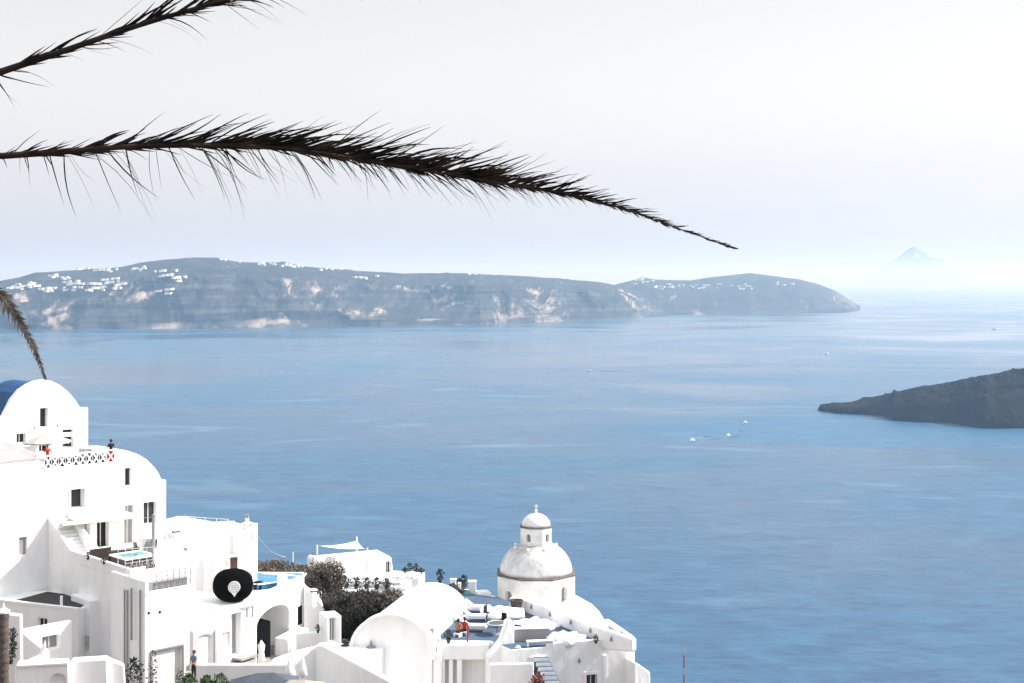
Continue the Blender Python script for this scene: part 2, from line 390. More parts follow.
def boolean_cut(me, cut_bm):
    "cut the openings out of a wall mesh for good"
    cm = mesh(cut_bm, 'cut')
    a = bpy.data.objects.new('wall_tmp', me); b = bpy.data.objects.new('cut_tmp', cm)
    COL.objects.link(a); COL.objects.link(b)
    m = a.modifiers.new('b', 'BOOLEAN'); m.operation = 'DIFFERENCE'; m.object = b; m.solver = 'EXACT'; m.use_self = True
    dg = bpy.context.evaluated_depsgraph_get()
    out = bpy.data.meshes.new_from_object(a.evaluated_get(dg))
    bpy.data.objects.remove(a); bpy.data.objects.remove(b); bpy.data.meshes.remove(cm)
    return out

class Bld:
    "one building: solids for its wall, cutters for its openings, parts for the rest"
    def __init__(s, name, loc, label, cat='house', group=None, m=None):
        s.root = empty(name, loc, label, cat, group); s.bm = new(); s.cut = new(); s.ncut = 0; s.m = m or M_WHITE
    def solid(s, pl, pxs, depth, k=0):
        extr(s.bm, [pl.pt(*p)+pl.n*k for p in pxs], -pl.n*depth)
    def block(s, pts, z0, z1): prism(s.bm, pts, z0, z1)
    def opening(s, pl, x0, y0, x1, y1, depth=.35, arch=False):
        u0, u1, z0, z1 = pl.rect(x0, y0, x1, y1)
        if not arch: obox(s.cut, pl, u0, u1, z0, z1, .3, -depth)
        else:
            r = (u1-u0)/2; zs = z1-r*arch if not isinstance(arch, bool) else z1-r
            pr = [(u0, z0), (u1, z0)]+[((u0+u1)/2+r*math.cos(t), zs+(z1-zs)*math.sin(t)) for t in [math.pi*i/12 for i in range(13)]]
            extr(s.cut, [pl.at(u, z, .3) for u, z in pr], -pl.n*(depth+.3))
        s.ncut += 1
        return u0, u1, z0, z1
    def window(s, pl, x0, y0, x1, y1, depth=.35, arch=False, m=None, name='window', bars=1, surround=False, frame=True):
        u0, u1, z0, z1 = s.opening(pl, x0, y0, x1, y1, depth, arch)
        b = new(); obox(b, pl, u0-.02, u1+.02, z0-.02, z1+.02, -depth-.04, -depth+.03)
        w = part(name, b, m or M_GLASS, s.root)
        if frame:
            b = new(); t = .05; k0, k1 = -depth+.031, -depth+.075
            obox(b, pl, u0+.002, u0+t, z0+.002, z1-.002, k0, k1); obox(b, pl, u1-t, u1-.002, z0+.002, z1-.002, k0, k1)
            obox(b, pl, u0+t+.002, u1-t-.002, z0+.002, z0+t, k0, k1); obox(b, pl, u0+t+.002, u1-t-.002, z1-t, z1-.002, k0, k1)
            for i in range(bars):
                uc = lerp(u0, u1, (i+1)/(bars+1)); obox(b, pl, uc-t/2, uc+t/2, z0+t+.002, z1-t-.002, k0, k1)
            part('frame', b, M_FRAMEW, w, world=True) if False else link_mesh('frame', mesh(b, 'frame'), M_FRAMEW, w)
        if surround:
            b = new(); t = .2; h = .045
            obox(b, pl, u0-t, u0-.01, z0-t, z1+t, .003, h); obox(b, pl, u1+.01, u1+t, z0-t, z1+t, .003, h)
            obox(b, pl, u0-.008, u1+.008, z1+.01, z1+t, .003, h); obox(b, pl, u0-.008, u1+.008, z0-t, z0-.01, .003, h+.05)
            link_mesh('surround', mesh(b, 'surround'), M_WHITE, w)
        return w
    def door(s, pl, x0, y0, x1, y1, depth=.4, arch=False, m=None):
        w = s.window(pl, x0, y0, x1, y1, depth, arch, m or M_DOORG, 'door', 1)
        return w
    def part(s, name, bm, m, **k): return part(name, bm, m, s.root, **k)
    def done(s, bevel=.09, smooth=False):
        me = mesh(s.bm, 'wall')
        if s.ncut: me = boolean_cut(me, s.cut)
        else: s.cut.free()
        me.materials.clear()
        o = link_mesh('wall', me, s.m, s.root)
        if smooth:
            for p in me.polygons: p.use_smooth = True
        if bevel:
            b = o.modifiers.new('soft', 'BEVEL'); b.width = bevel; b.segments = 2; b.limit_method = 'ANGLE'; b.angle_limit = R(35)
        return o
def railing(p, q, h, label, name='railing', m=None, parent=None, n=8, style='bars', r=.02, group=None, cat='railing'):
    "railing from p to q (top rail at +h)"
    p = Vector(p); q = Vector(q); root = parent
    if root is None: root = empty(name, p, label, cat, group)
    up = Vector((0, 0, h)); m = m or M_METAL
    for i in range(n+1):
        b = new(); c = p.lerp(q, i/n); bar(b, c, c+up, r*1.3); part('post', b, m, root)
    b = new()
    if style == 'cross':
        w = .055
        d = (q-p).normalized(); nn = d.cross(Vector((0, 0, 1)))*.03
        def plank(a, c, w=w):
            e = (c-a).normalized(); s_ = e.cross(nn.normalized())*w
            extr(b, [a-s_-nn, c-s_-nn, c+s_-nn, a+s_-nn], nn*2)
        plank(p+up, q+up); plank(p+up*.05, q+up*.05)
        for i in range(n):
            c0 = p.lerp(q, i/n); c1 = p.lerp(q, (i+1)/n); nn = d.cross(Vector((0, 0, 1)))*.03
            plank(c0+up*.06, c1+up*.97); nn = nn*1.25; plank(c0+up*.97, c1+up*.06)
            nn = nn/1.25
    else:
        for k in (1, .5):
            b = new(); bar(b, p+up*k, q+up*k, r); part('rail', b, m, root)
        return root
    part('lattice', b, m, root)
    return root
# =====================================================================  hillside
def hill(x, y):
    base = 198.0 + max(0, min(1, (-x-8)/28))*4.5
    if y < 34: base = lerp(227.2, base, max(0, min(1, (y-3)/31)))
    edge = 10.5 - max(0, (70-y))*.05            # the cliff edge on the right
    if y > 100: edge = 10.5-(y-100)*.7
    if x > edge: base -= (x-edge)*1.15
    yb = 124 if x < -5 else 124-(x+5)*1.0
    if y > yb: base -= (y-yb)*.95
    base += noise.fractal(Vector((x*.05, y*.05, 3)), 1, 2, 5)*(1.0 if (x < edge and y < yb) else 7)*(.15 if y < 34 else 1)
    return max(base, -6)
xs = [-260+4*i for i in range(51)] + [-60+2*i for i in range(1, 61)] + [62+5*i for i in range(60)]
ys = [-40, -20, -8, 0, 3]+[5+3*i for i in range(60)]+[186+7*i for i in range(40)]
bmv = [(x, y, hill(x, y)) for x in xs for y in ys]; ny = len(ys)
me = bpy.data.meshes.new('hillside'); me.from_pydata(bmv, [], [(i*ny+j, (i+1)*ny+j, (i+1)*ny+j+1, i*ny+j+1) for i in range(len(xs)-1) for j in range(ny-1)])
M_ROCK = mat('caldera_rock', (.17, .125, .10), .95, col2=(.06, .048, .042), vscale=.35, bump=.8, bscale=1.2, spec=.1, detail=8)
tag(link_mesh('hillside', me, M_ROCK), kind='structure')

# =====================================================================  left cluster
PB = Plane(45, 470, 106, 44)          # the tall lit facade under the terrace
PA = Plane(45, 440, 113.5, 44)        # arched gable house behind the terrace

# --- arched house with the blue vault
h = Bld('arched_house', PA.at(0, 205), 'tall white house with round arched gable and blue vaulted roof at the left edge')
arch = [(4, 416), (6, 410), (11.5, 399), (19, 390), (28, 384), (36, 380.8), (44, 379.6), (52, 381), (60, 385), (68, 391.5), (75, 399.5), (80, 407.5)]
h.solid(PA, [(-60, 421), (3, 416)]+arch[1:]+[(88, 407.5), (88, 475), (-60, 500)], .45)
inner = [(x+1.5, y+1.6) for x, y in arch]
h.solid(PA, [(-60, 428)]+[(5, 428)]+[(x+2, y+7) for x, y in arch[1:-1]]+[(82, 418), (86, 475), (-60, 500)], 5, k=-.44)
h.window(PA, 40, 408, 48, 427, .55, frame=False)
h.window(PA, 16.5, 433.5, 26, 443, .45, bars=1)
h.door(PA, 39, 438, 49, 452, .5, m=M_DARK)
h.window(PA, 62.5, 429.5, 73, 432.5, .4, frame=False)
h.window(PA, 62.5, 436.5, 74, 447.5, .45, bars=0)
h.done()
b = new()
outer = [PA.pt(x+.6, y+.8)-PA.n*.46-Vector((0, 0, .22)) for x, y in arch]
innr = [p-Vector((0, 0, .55)) for p in outer]
ring = outer+innr[::-1]
extr(b, ring, -PA.n*5.2)
h.part('roof', b, M_BLUE)
b = new(); q = PA.off(-3.2); bar(b, q.pt(82, 460), q.pt(82, 409), .05); h.part('drainpipe', b, M_FRAMEW)
b = new(); extr(b, [PA.off(-4.2).pt(*c) for c in [(-4, 393.5), (6.5, 393.5), (-4, 404)]], -PA.n*.4); h.part('skylight', b, M_FRAMEW)  # plain white triangle set over the blue vault
for x, y in ((33.5, 427.5), (56.5, 425.5)):
    b = new(); c = PA.pt(x, y)+PA.n*.2; lathe(b, c-Vector((0, 0, .1)), [(.07, 0), (.1, .12), (.03, .22)], 8); h.part('wall_lamp', b, M_GMETAL)

# --- the house under the terrace
zT = PB.A.z                            # terrace level
h = Bld('terrace_house', PB.at(-3, 200), 'large white cubic house below the lattice railing, its sunlit wall crossed by a diagonal shadow')
h.solid(PB, [(-90, PB and 482), (-1, 475), (45, 470), (121, 461.8), (121, 640), (-90, 700)], 7.4)
h.window(PB, 71, 489, 84.5, 508, .6, bars=0, surround=True)
h.window(PB, 19, 537, 27, 555.5, .18, m=M_DOORG, bars=0)
# doors under the canvas awning
h.door(PB, 72, 525, 80, 552, .45, m=M_GLASS); h.door(PB, 81.5, 523, 90, 552, .45)
h.door(PB, 97, 521, 109, 548, .5, m=M_DARK)
h.done()
b = new(); q = PB
fr = [q.pt(-60, 471)-q.n*.3, q.pt(0, 463.5)-q.n*.3, q.pt(38, 459.5)-q.n*.3]
bk = [q.off(-3.5).pt(38, 453.5), q.off(-5.2).pt(22, 447.5), q.off(-6.2).pt(8, 442), q.off(-6.6).pt(-8, 440), q.off(-6.6).pt(-60, 446)]
extr(b, [fr[0], fr[1], fr[2]]+bk, (0, 0, -.7)); h.part('roof', b, M_GREYROOF)
b = new(); obox(b, q, q.u(q.pt(-60, 480)), q.u(q.pt(41, 470)), zT, zT+.72, -.3, -.01); h.part('parapet', b, M_WHITE, bevel=.05)

# lattice railing
p0 = PB.at(q.u(q.pt(45.5, 470)), zT+.02, -.15); p1 = PB.at(q.u(q.pt(107, 463)), zT+.02, -.15)
railing(p0, p1, 1.0, 'white wooden lattice railing of crossed slats along the upper terrace', 'lattice_railing', M_FRAMEW, n=9, style='cross')
p2 = PB.at(q.u(q.pt(115.5, 462)), zT+.02, -.15)
rr_ = railing(p1+(p2-p1)*.06, p2, 1.0, 'end bay of the lattice railing with a bright red cloth hung behind its white cross', 'lattice_railing', M_FRAMEW, n=1, style='cross')
b = new(); e = (p2-p1).normalized(); a0 = p1+e*.08-PB.n*.06; a1 = p2-PB.n*.06
extr(b, [a0, a1, a1+Vector((0, 0, 1.02)), a0+Vector((0, 0, 1.02))], -PB.n*.03)
tag(part('red_cloth', b, M_RED, None), 'red cloth hanging behind the last bay of the terrace railing', 'cloth')

for i in range(4):  # added dark seats, standing in for shadow and dark behind the slats
    c = PB.at(q.u(q.pt(50+13.5*i, 468))+.3, zT, -.75)
    root = empty('terrace_sofa', c, ['charcoal outdoor seat behind the left end of the lattice railing', 'charcoal outdoor seat second from the left behind the lattice railing', 'charcoal outdoor seat third from the left behind the lattice railing', 'charcoal outdoor seat fourth from the left, nearest the grey chairs'][i], 'seat', 'charcoal seats on the upper terrace', rz=R(44))
    for nm, a_, b_, c_, d_, e_, f_ in (('seat', -.1, .95, -.3, .35, .2, .42), ('backrest', -.1, .95, -.42, -.31, .2, .8), ('armrest', -.2, -.11, -.4, .35, 0, .6), ('armrest', .96, 1.05, -.4, .35, 0, .6)):
        bq = new(); bmesh.ops.create_cube(bq, size=1, matrix=Matrix.Translation(((a_+b_)/2, (c_+d_)/2, (e_+f_)/2)) @ Matrix.Diagonal((b_-a_, d_-c_, f_-e_, 1))); link_mesh(nm, mesh(bq), M_DECK, root, world=False)

# parasol on the upper terrace
def parasol(name, c, r, hgt, label, m, group=None, n=8, droop=.32, valance=.12, cat='parasol', rz=.2, square=False):
    root = empty(name, c, label, cat, group)
    b = new(); bar(b, c, c+Vector((0, 0, hgt)), .03, 8); part('pole', b, M_FRAMEW, root)
    b = new(); c = Vector(c); top = b.verts.new(c+Vector((0, 0, hgt+.05))); seg = n*4
    r1 = []; r2 = []; r3 = []
    for j in range(seg):
        t = rz+2*math.pi*j/seg; f = (j % 4)/4; sag = math.sin(f*math.pi)
        rr = r*(1-.07*sag)
        r1.append(b.verts.new(c+Vector((math.cos(t)*rr*.5, math.sin(t)*rr*.5, hgt-r*droop*.42-.02*sag))))
        r2.append(b.verts.new(c+Vector((math.cos(t)*rr, math.sin(t)*rr, hgt-r*droop-.05*sag))))
        r3.append(b.verts.new(c+Vector((math.cos(t)*rr*1.01, math.sin(t)*rr*1.01, hgt-r*droop-valance-.05*sag+.03*math.sin(j*2.1)))))
    for j in range(seg):
        k = (j+1) % seg
        b.faces.new((top, r1[j], r1[k])); b.faces.new((r1[j], r2[j], r2[k], r1[k])); b.faces.new((r2[j], r3[j], r3[k], r2[k]))
    cn = part('canopy', b, m, root); s_ = cn.modifiers.new('thick', 'SOLIDIFY'); s_.thickness = .012
    b = new()
    for j in range(n):
        t = rz+2*math.pi*j/n; bar(b, c+Vector((0, 0, hgt-.03)), c+Vector((math.cos(t)*r*.97, math.sin(t)*r*.97, hgt-r*droop-.04)), .012, 4)
    part('rib', b, M_FRAMEW, root)
    return root
qa = PA.off(2.0); c = qa.pt(47, 452); c.z = zT
parasol('parasol', c, 1.85, 2.15, 'pale parasol in front of the door of the arched house', M_CANVAS, rz=.5)

# --- vaulted house on the right of the terrace
PC = PB.off(-.5)
h = Bld('vaulted_house', PC.at(8, 200), 'white house whose curved vault end drops to the right, beside the person on the terrace')
h.solid(PC, [(96, 450.5), (105, 449.3), (115, 449), (128, 450.8), (138, 454.3), (147, 459.8), (154, 466.8), (158.5, 473), (161.5, 480), (166, 480), (166, 600), (96, 620)], 3.0)
h.window(PC, 125, 468, 131.5, 485.5, .4, frame=False)
h.window(PC, 143.5, 502, 156.5, 524, .4, bars=1)
h.door(PC, 125, 505, 135, 515, .45); h.door(PC, 124, 518, 135, 549, .45, m=M_DOORG)
h.done()
b = new(); bar(b, PC.pt(121.5, 465)+PC.n*.04, PC.pt(121.5, 540)+PC.n*.04, .05); h.part('drainpipe', b, M_FRAMEW)
# seats behind railing
for i, x in enumerate((84, 91, 98)):
    c = PB.off(-1.2).pt(x, 462); c.z = zT
    root = empty('terrace_chair', c, ('grey chair behind the lattice railing, nearest the drainpipe', 'grey chair in the middle of the three behind the lattice railing', 'grey chair behind the lattice railing, nearest the standing person')[i], 'chair', 'chairs on the upper terrace', rz=R(44))
    b = new(); bm_ = bmesh.ops.create_cube(b, size=1, matrix=Matrix.Translation((0, 0, .45)) @ Matrix.Diagonal((.5, .5, .06, 1))); root_o = link_mesh('seat', mesh(b), M_DOORG, root, world=False)
    b = new(); bmesh.ops.create_cube(b, size=1, matrix=Matrix.Translation((0, .24, .85)) @ Matrix.Diagonal((.5, .05, .6, 1))); link_mesh('backrest', mesh(b), M_DOORG, root, world=False)
    for sx in (-.22, .22):
        for sy in (-.22, .22):
            b = new(); bar(b, (sx, sy, 0), (sx, sy, .44), .02); link_mesh('leg', mesh(b), M_GMETAL, root, world=False)

# --- jacuzzi terrace with its long shaded wall
PS = Plane(PB.pt(48, 560), 0, 0, 44-90)         # runs from the facade towards the camera
zJ = 209.0; zW = 209.75
h = Bld('hot_tub_terrace', PS.at(6, 200), 'white terrace with a long shaded wall below the hot tub and awning', 'terrace')
uE = PS.u(PS.pt(131, 567))
h.block([PS.at(0, 0), PS.at(uE, 0), PZ(156, 571, zJ), PB.pt(157, 550)], 196, zJ)
h.done(bevel=0)
b = new(); extr(b, [PS.at(3.6, zJ, -.002), PS.at(uE, zJ, -.002), PS.at(uE, zW, -.002), PS.at(3.6, zW+.1, -.002)], -PS.n*.3); h.part('parapet', b, M_WHITE, bevel=.05)
# stair wall with stepped inner side: comes down along the shaded wall from the facade
b = new()
tp = [PS.pt(47.5, 517), PS.pt(70.5, 553.5)]
extr(b, [PS.at(.02, tp[0].z, .01), PS.at(PS.u(tp[1]), zW+.1, .01), PS.at(PS.u(tp[1]), zJ-.5, .01), PS.at(.02, zJ-.5, .01)], PS.n*-.22)
h.part('stair_wall', b, M_WHITE, bevel=.03)
b = new(); n = 11; uu = PS.u(tp[1]); z1 = tp[0].z-.25; dz = (z1-(zJ+.05))/n
for i in range(n):
    obox(b, PS, .02+uu*i/n, .02+uu*(i+1)/n, zJ-.2, z1-dz*i, -1.55, -.235)
h.part('stair', b, M_WHITE)
b = new()
extr(b, [PS.at(.02, tp[0].z+.25, -1.56), PS.at(uu+1.0, zW+.15, -1.56), PS.at(uu+1.0, zJ-.2, -1.56), PS.at(.02, zJ-.2, -1.56)], -PS.n*.25)
h.part('stair_parapet', b, M_WHITE, bevel=.04)
# canvas awning
root = empty('awning', PB.at(3, zJ), 'cream canvas awning shading the doors beside the hot tub', 'awning')
b = new()
Q0 = PB.off(.15); Q1 = PB.off(2.6)
pp = [Q0.pt(63, 520.5), Q0.pt(121, 510), Q0.pt(139, 514.5), Q1.pt(133, 518.5), Q1.pt(96, 522.5), Q1.pt(62, 526)]
ctr = sum(pp, Vector())/len(pp)-Vector((0, 0, .03))
vs_ = [b.verts.new(p) for p in pp]; vc = b.verts.new(ctr)
for i in range(len(pp)): b.faces.new((vs_[i], vs_[(i+1) % len(pp)], vc))
bmesh.ops.subdivide_edges(b, edges=b.edges, cuts=1, use_grid_fill=True)
o = part('canvas', b, M_CANVAS, root); s_ = o.modifiers.new('t', 'SOLIDIFY'); s_.thickness = .03
b = new()
pc_ = Plane(P(153.5, 563, 100.5), 0, 0, 44)
bar(b, pp[3], P(153.5, 517, 100.5), .015, 4); part('guy_rope', b, M_GMETAL, root)
# standing post
root = empty('terrace_post', P(153.5, 563, 100.5), 'slim grey post standing at the corner of the hot tub deck', 'post')
b = new(); bar(b, P(153.5, 564, 100.5), P(153.5, 516, 100.5), .12, 10); part('shaft', b, M_DOORG, root)
b = new(); lathe(b, P(153.5, 516, 100.5), [(.14, 0), (.15, .08), (.02, .15)], 10); part('cap', b, M_GMETAL, root)
# hot tub with steps
c = P(133, 546, 101.5); c.z = zJ
root = empty('hot_tub', c, 'square hot tub with pale green water and dark wooden sides', 'hot tub', rz=R(44))
def lbox(b, x0, x1, y0, y1, z0, z1):
    bmesh.ops.create_cube(b, size=1, matrix=Matrix.Translation(((x0+x1)/2, (y0+y1)/2, (z0+z1)/2)) @ Matrix.Diagonal((x1-x0, y1-y0, z1-z0, 1)))
def lpart(name, m, root, *boxes, bevel=0):
    b = new()
    for bx in boxes: lbox(b, *bx)
    o = link_mesh(name, mesh(b, name), m, root, world=False)
    if bevel:
        q_ = o.modifiers.new('soft', 'BEVEL'); q_.width = bevel; q_.segments = 2
    return o
lpart('cabinet', M_WOODD, root, (-1.15, 1.15, -1.15, 1.15, 0, .82))
lpart('rim', M_FRAMEW, root, (-1.25, 1.25, -1.25, -.95, .83, .95), (-1.25, 1.25, .95, 1.25, .83, .95), (-1.25, -.95, -.949, .949, .83, .95), (.95, 1.25, -.949, .949, .83, .95), bevel=.03)
lpart('water', M_TEAL, root, (-.94, .94, -.94, .94, .83, .90))
lpart('cover', M_WOODD, root, (-1.2, 1.3, 1.3, 1.6, .3, 1.15), bevel=.05)
# dark wooden deck and bench around the tub
c2 = P(113, 556, 103.2); c2.z = zJ
root = empty('deck_bench', c2, 'dark wooden bench with a white cushion in front of the hot tub', 'bench', rz=R(44))
lpart('seat', M_WOODD, root, (-1.6, .1, -.4, .4, .35, .45)); lpart('backrest', M_WOODD, root, (-1.6, .1, .42, .5, .0, 1.1))
for sx in (-1.55, 0): lpart('leg', M_WOODD, root, (sx-.05, sx+.05, -.38, .38, 0, .34))
lpart('cushion', M_SHEET, root, (-.2, .7, -.6, .25, .1, .75), bevel=.08)
# glass screens
p_ = [PS.at(4.6, zJ, -.45), PS.at(uE-1.0, zJ, -.45)]
railing(P(118, 566, 99), P(154, 563, 99.5), 1.15, 'thin metal railing in front of the hot tub', 'deck_railing', M_METAL, n=5)
# round basket chair
c = P(145.5, 541, 104); c.z = zJ
root = empty('round_chair', c, 'round pale basket chair beside the hot tub', 'chair')
b = new(); lathe(b, c+Vector((0, 0, .35)), [(.1, 0), (.5, .1), (.85, .55), (.95, 1.1), (.85, 1.15), (.7, .6), (.4, .25), (0, .2)], 20)
bmesh.ops.delete(b, geom=[v for v in b.verts if (v.co-c).dot(PB.n) > .25 and v.co.z > c.z+.8], context='VERTS'); part('shell', b, M_DOORG, root, smooth=True)
b = new(); lathe(b, c, [(.45, 0), (.4, .06), (.1, .1), (.1, .36)], 12); part('base', b, M_GMETAL, root)

# --- dark roof deck and the low house below it
zD = 206.4
def pz(pts, z): return [tuple(PZ(x, y, z)[:2]) for x, y in pts]
PL1 = Plane(8, 602.5, 0, 0) if False else None
h = Bld('low_house', PZ(45, 606, zD), 'low white house with flat charcoal roof deck in the corner below the long shaded wall')
dk = [(-30, 597), (10, 602), (78, 610), (100, 600), (48, 590)]
h.block(pz(dk, zD), 198, zD)
A = PZ(8, 602, zD); B_ = PZ(78, 610, zD); yw = math.degrees(math.atan2(B_.y-A.y, B_.x-A.x))
PL = Plane(A, 0, 0, yw)
h.window(PL, 38, 618.5, 46.5, 629, .25, bars=1)
h.done()
b = new(); prism(b, pz([(14, 601), (47.5, 592), (95, 599), (79, 608.3)], zD+.01), zD+.01, zD+.05); h.part('roof_deck', b, M_DECK)
b = new(); obox(b, PL, -3, PL.u(PL.pt(78, 610)), zD-.1, zD+.12, -.28, .002); h.part('parapet', b, M_WHITE, bevel=.03)
b = new(); prism(b, pz([(60, 606.5), (62.5, 606.8), (62.8, 605.5), (60.5, 605.3)], zD), zD, zD+.7); h.part('chimney', b, M_WHITE)
# pier with lit right side
z = 206.9
h = Bld('white_pier', PZ(90, 600, z), 'narrow white block with a sunlit right edge at the corner of the charcoal roof deck', 'wall')
PP = Plane(PZ(90, 601, z), 0, 0, 44)
obox(h.bm, PP, 0, PP.u(PP.pt(101, 600)), 197, z, -3.0, 0)
h.done()
h2 = Bld('side_wall', PP.at(1.6, 197), 'tall blue-shaded white wall between the narrow block and the balcony tower', 'wall')
PP2 = PP.off(-.6)
h2.solid(PP2, [(97, 597.5), (131, 590), (131, 700), (97, 720)], 2.0); h2.done()
# balustrade at pier foot
PQ = Plane(PP.A, 0, 0, -46)
railing(PQ.off(.05).pt(74, 651), PQ.off(.05).pt(88.5, 650), 1.0, 'grey balustrade at the foot of the narrow white block', 'balustrade', M_DOORG, n=8)
# lit parapet house
P3 = Plane(22, 630, 91, 44)
h = Bld('parapet_house', P3.at(0, 195), 'white parapet wall with a small square opening, sunlit, below the charcoal roof deck', 'wall')
h.solid(P3, [(22, 630), (72.5, 620.5), (72.5, 700), (22, 720)], .4)
h.window(P3, 42, 635.5, 59, 649, .3, m=M_GMETAL, bars=1, surround=True)
h.done()
# stair gap wall
P4 = Plane(22, 631, 90.6, -35)
h = Bld('sloping_wall', P4.at(0, 195), 'white wall sloping down to the right beside the dark stair gap at lower left', 'wall')
h.solid(P4, [(22, 631.5), (27, 637), (46, 652), (46, 700), (22, 700)], .3); h.done()
P5 = Plane(26, 660, 88.5, 30)
h = Bld('stair_flank', P5.at(0, 195), 'small triangular white stair flank at lower left', 'wall')
h.solid(P5, [(26, 662), (40, 655), (46, 640), (47, 700), (26, 700)], .35); h.done()
# left strip wall
P6 = Plane(9, 614, 86, 5)
h = Bld('strip_wall', P6.at(0, 195), 'narrow pale wall with dark potted plants beside the palm trunk at lower left', 'wall')
h.solid(P6, [(8, 614), (21, 615), (22, 720), (-30, 720), (-30, 614)], .45); h.done()
# bottom foreground parapets
P7 = Plane(16, 664, 82, 12)
h = Bld('foreground_house', P7.at(3, 195), 'low white foreground house with a rounded niche at the bottom left of the view')
h.solid(P7, [(14, 668), (17, 664), (68, 662), (69, 720), (14, 720)], .9)
h.opening(P7, 50, 674, 66, 700, .4, arch=True)
b = new(); obox(b, P7, P7.u(P7.pt(17, 664)), P7.u(P7.pt(68, 662)), P7.pt(40, 666).z, P7.pt(40, 663.5).z, .0, .12); 
h.part('cornice', b, M_WHITE, bevel=.03)
P7b = Plane(70, 658, 83.5, 12)
h.solid(P7b, [(69, 664), (72, 661), (107, 659), (109, 720), (69, 720)], .9)
h.done()
P7c = Plane(108, 655, 84.5, 15)
h = Bld('gate_wall', P7c.at(1, 195), 'low white wall with a rounded top right of the foreground niche house', 'wall')
h.solid(P7c, [(107, 660), (109, 658), (111, 660), (124, 665), (128, 720), (107, 720)], .5); h.done()

# --- balcony tower
PT = Plane(145, 596, 92, 44); zC = PT.A.z
h = Bld('balcony_tower', PT.at(0, 195), 'tall white tower block with an ornate roof railing, left of the black round pod')
uR = PT.u(PT.pt(193, 592))
obox(h.bm, PT, 0, uR, 195, zC, -4.6, 0)
h.window(PT, 147.5, 612, 150.5, 615, .15, frame=False, m=M_DARK); h.window(PT, 158.5, 611, 161.5, 614, .15, frame=False, m=M_DARK)
h.opening(PT, 152, 649, 182, 720, .5)
h.done()
PTs = Plane(PT.A, 0, 0, -46)
b = new(); obox(b, PT, -.02, .25, zC, zC+.95, -4.6, .02); obox(b, PT, .26, uR, zC, zC+.22, -.25, .02); h.part('parapet', b, M_WHITE, bevel=.05)
b = new(); obox(b, PTs, PTs.u(PTs.pt(129, 570)), -2.0, 195, zC+1.5, -1.2, .03); h.part('side_turret', b, M_WHITE, bevel=.05)
b = new()
for x in (124.5, 127.5, 140): bar(b, PTs.off(.12).pt(x, 700), PTs.off(.12).pt(x, 590), .06)
h.part('drainpipe', b, M_DOORG)
b = new(); bar(b, PTs.off(.25).pt(131.5, 640), PTs.off(.25).pt(131.5, 588), .07, 8); h.part('flue', b, M_GMETAL)
# arched portal with white door
b = new()
k = PT.rect(152, 649, 182, 700)
for (u0, u1, z0, z1) in ((k[0]-.12, k[0], k[2], k[3]+.1), (k[1], k[1]+.12, k[2], k[3]+.1), (k[0]+.002, k[1]-.002, k[3], k[3]+.12)): obox(b, PT, u0, u1, z0, z1, .004, .09)
h.part('portal_frame', b, M_GMETAL)
b = new(); obox(b, PT, k[0]+.1, k[1]-.5, k[2], k[3]-.1, -.45, -.1); h.part('door', b, M_FRAMEW)
# ornate railing on the tower roof
def scroll_rail(p, q, h_, label, n=6, group=None):
    root = empty('ornate_railing', p, label, 'railing', group); up = Vector((0, 0, h_))
    for i in range(n+1):
        b = new(); c = p.lerp(q, i/n); bar(b, c, c+up, .035); part('post', b, M_DOORG, root)
    b = new(); bar(b, p+up, q+up, .03); part('rail', b, M_DOORG, root)
    b = new(); bar(b, p+up*.12, q+up*.12, .02); part('rail', b, M_DOORG, root)
    b = new(); d = (q-p)/n; L_ = d.length; d = d.normalized()
    for i in range(n):
        c = p.lerp(q, (i+.5)/n)
        for k_ in (.33, .74):
            cc = c+up*k_; rr = min(L_*.42, h_*.2); pts = [cc+(d*math.cos(t)+Vector((0, 0, 1))*math.sin(t))*rr*(1-.06*j) for j, t in enumerate([j*.7 for j in range(12)])]
            tube(b, pts, [.018]*12, 4)
    part('scrollwork', b, M_DOORG, root)
    return root
z_ = zC+.02
scroll_rail(PT.at(.9, z_, -.12), PT.at(uR-.1, z_, -.12), 1.35, 'white scrolled iron railing along the sunlit front of the balcony tower roof')
scroll_rail(PT.at(.9, z_, -4.3), PT.at(uR-.1, z_, -4.3), 1.35, 'white scrolled iron railing along the back of the balcony tower roof')
railing(PT.at(uR-.12, z_, -.3), PT.at(uR-.12, z_, -4.2), 1.35, 'plain white railing on the right side of the balcony tower roof', 'side_railing', M_METAL, n=5)
c = PT.at(2.2, z_, -.7)
root = empty('planter_box', c, 'dark slatted planter box behind the tower railing', 'planter', rz=R(44))
lpart('box', M_GMETAL, root, (-1.4, 1.2, -.3, .3, 0, .6)); lpart('rim', M_DOORG, root, (-1.45, 1.25, -.35, .35, .605, .65))
# =====================================================================  middle back: drum house
PD = Plane(157, 541, 106, 44)
h = Bld('stepped_house', PD.at(2, 200), 'white wall with a sloping stair edge on its right, behind the balcony tower', 'house')
h.solid(PD, [(157, 541.5), (196, 535.5), (197, 556), (209.5, 573), (212, 640), (157, 660)], 2.6)
h.window(PD, 183.5, 548, 187.5, 551.5, .12, frame=False, m=M_DOORG)
h.done()
b = new(); obox(b, PD, 1.0, 3.6, PD.A.z+.001, PD.A.z+.5, -2.5, -2.2); h.part('parapet', b, M_WHITE, bevel=.04)
PE0 = Plane(166.5, 521, 116, -22)
h = Bld('upper_terrace_wall', PE0.at(1, 200), 'long white terrace wall with a thin rail on top, right of the vaulted house', 'wall')
h.solid(PE0, [(160, 520.5), (176, 523), (196, 526.5), (202, 527), (202, 640), (160, 640)], 2.5)
h.window(PE0, 193.5, 556, 203, 564.5, .4, m=M_BROWN, bars=0)
h.done()
PDr = Plane(222, 527, 111, 6)
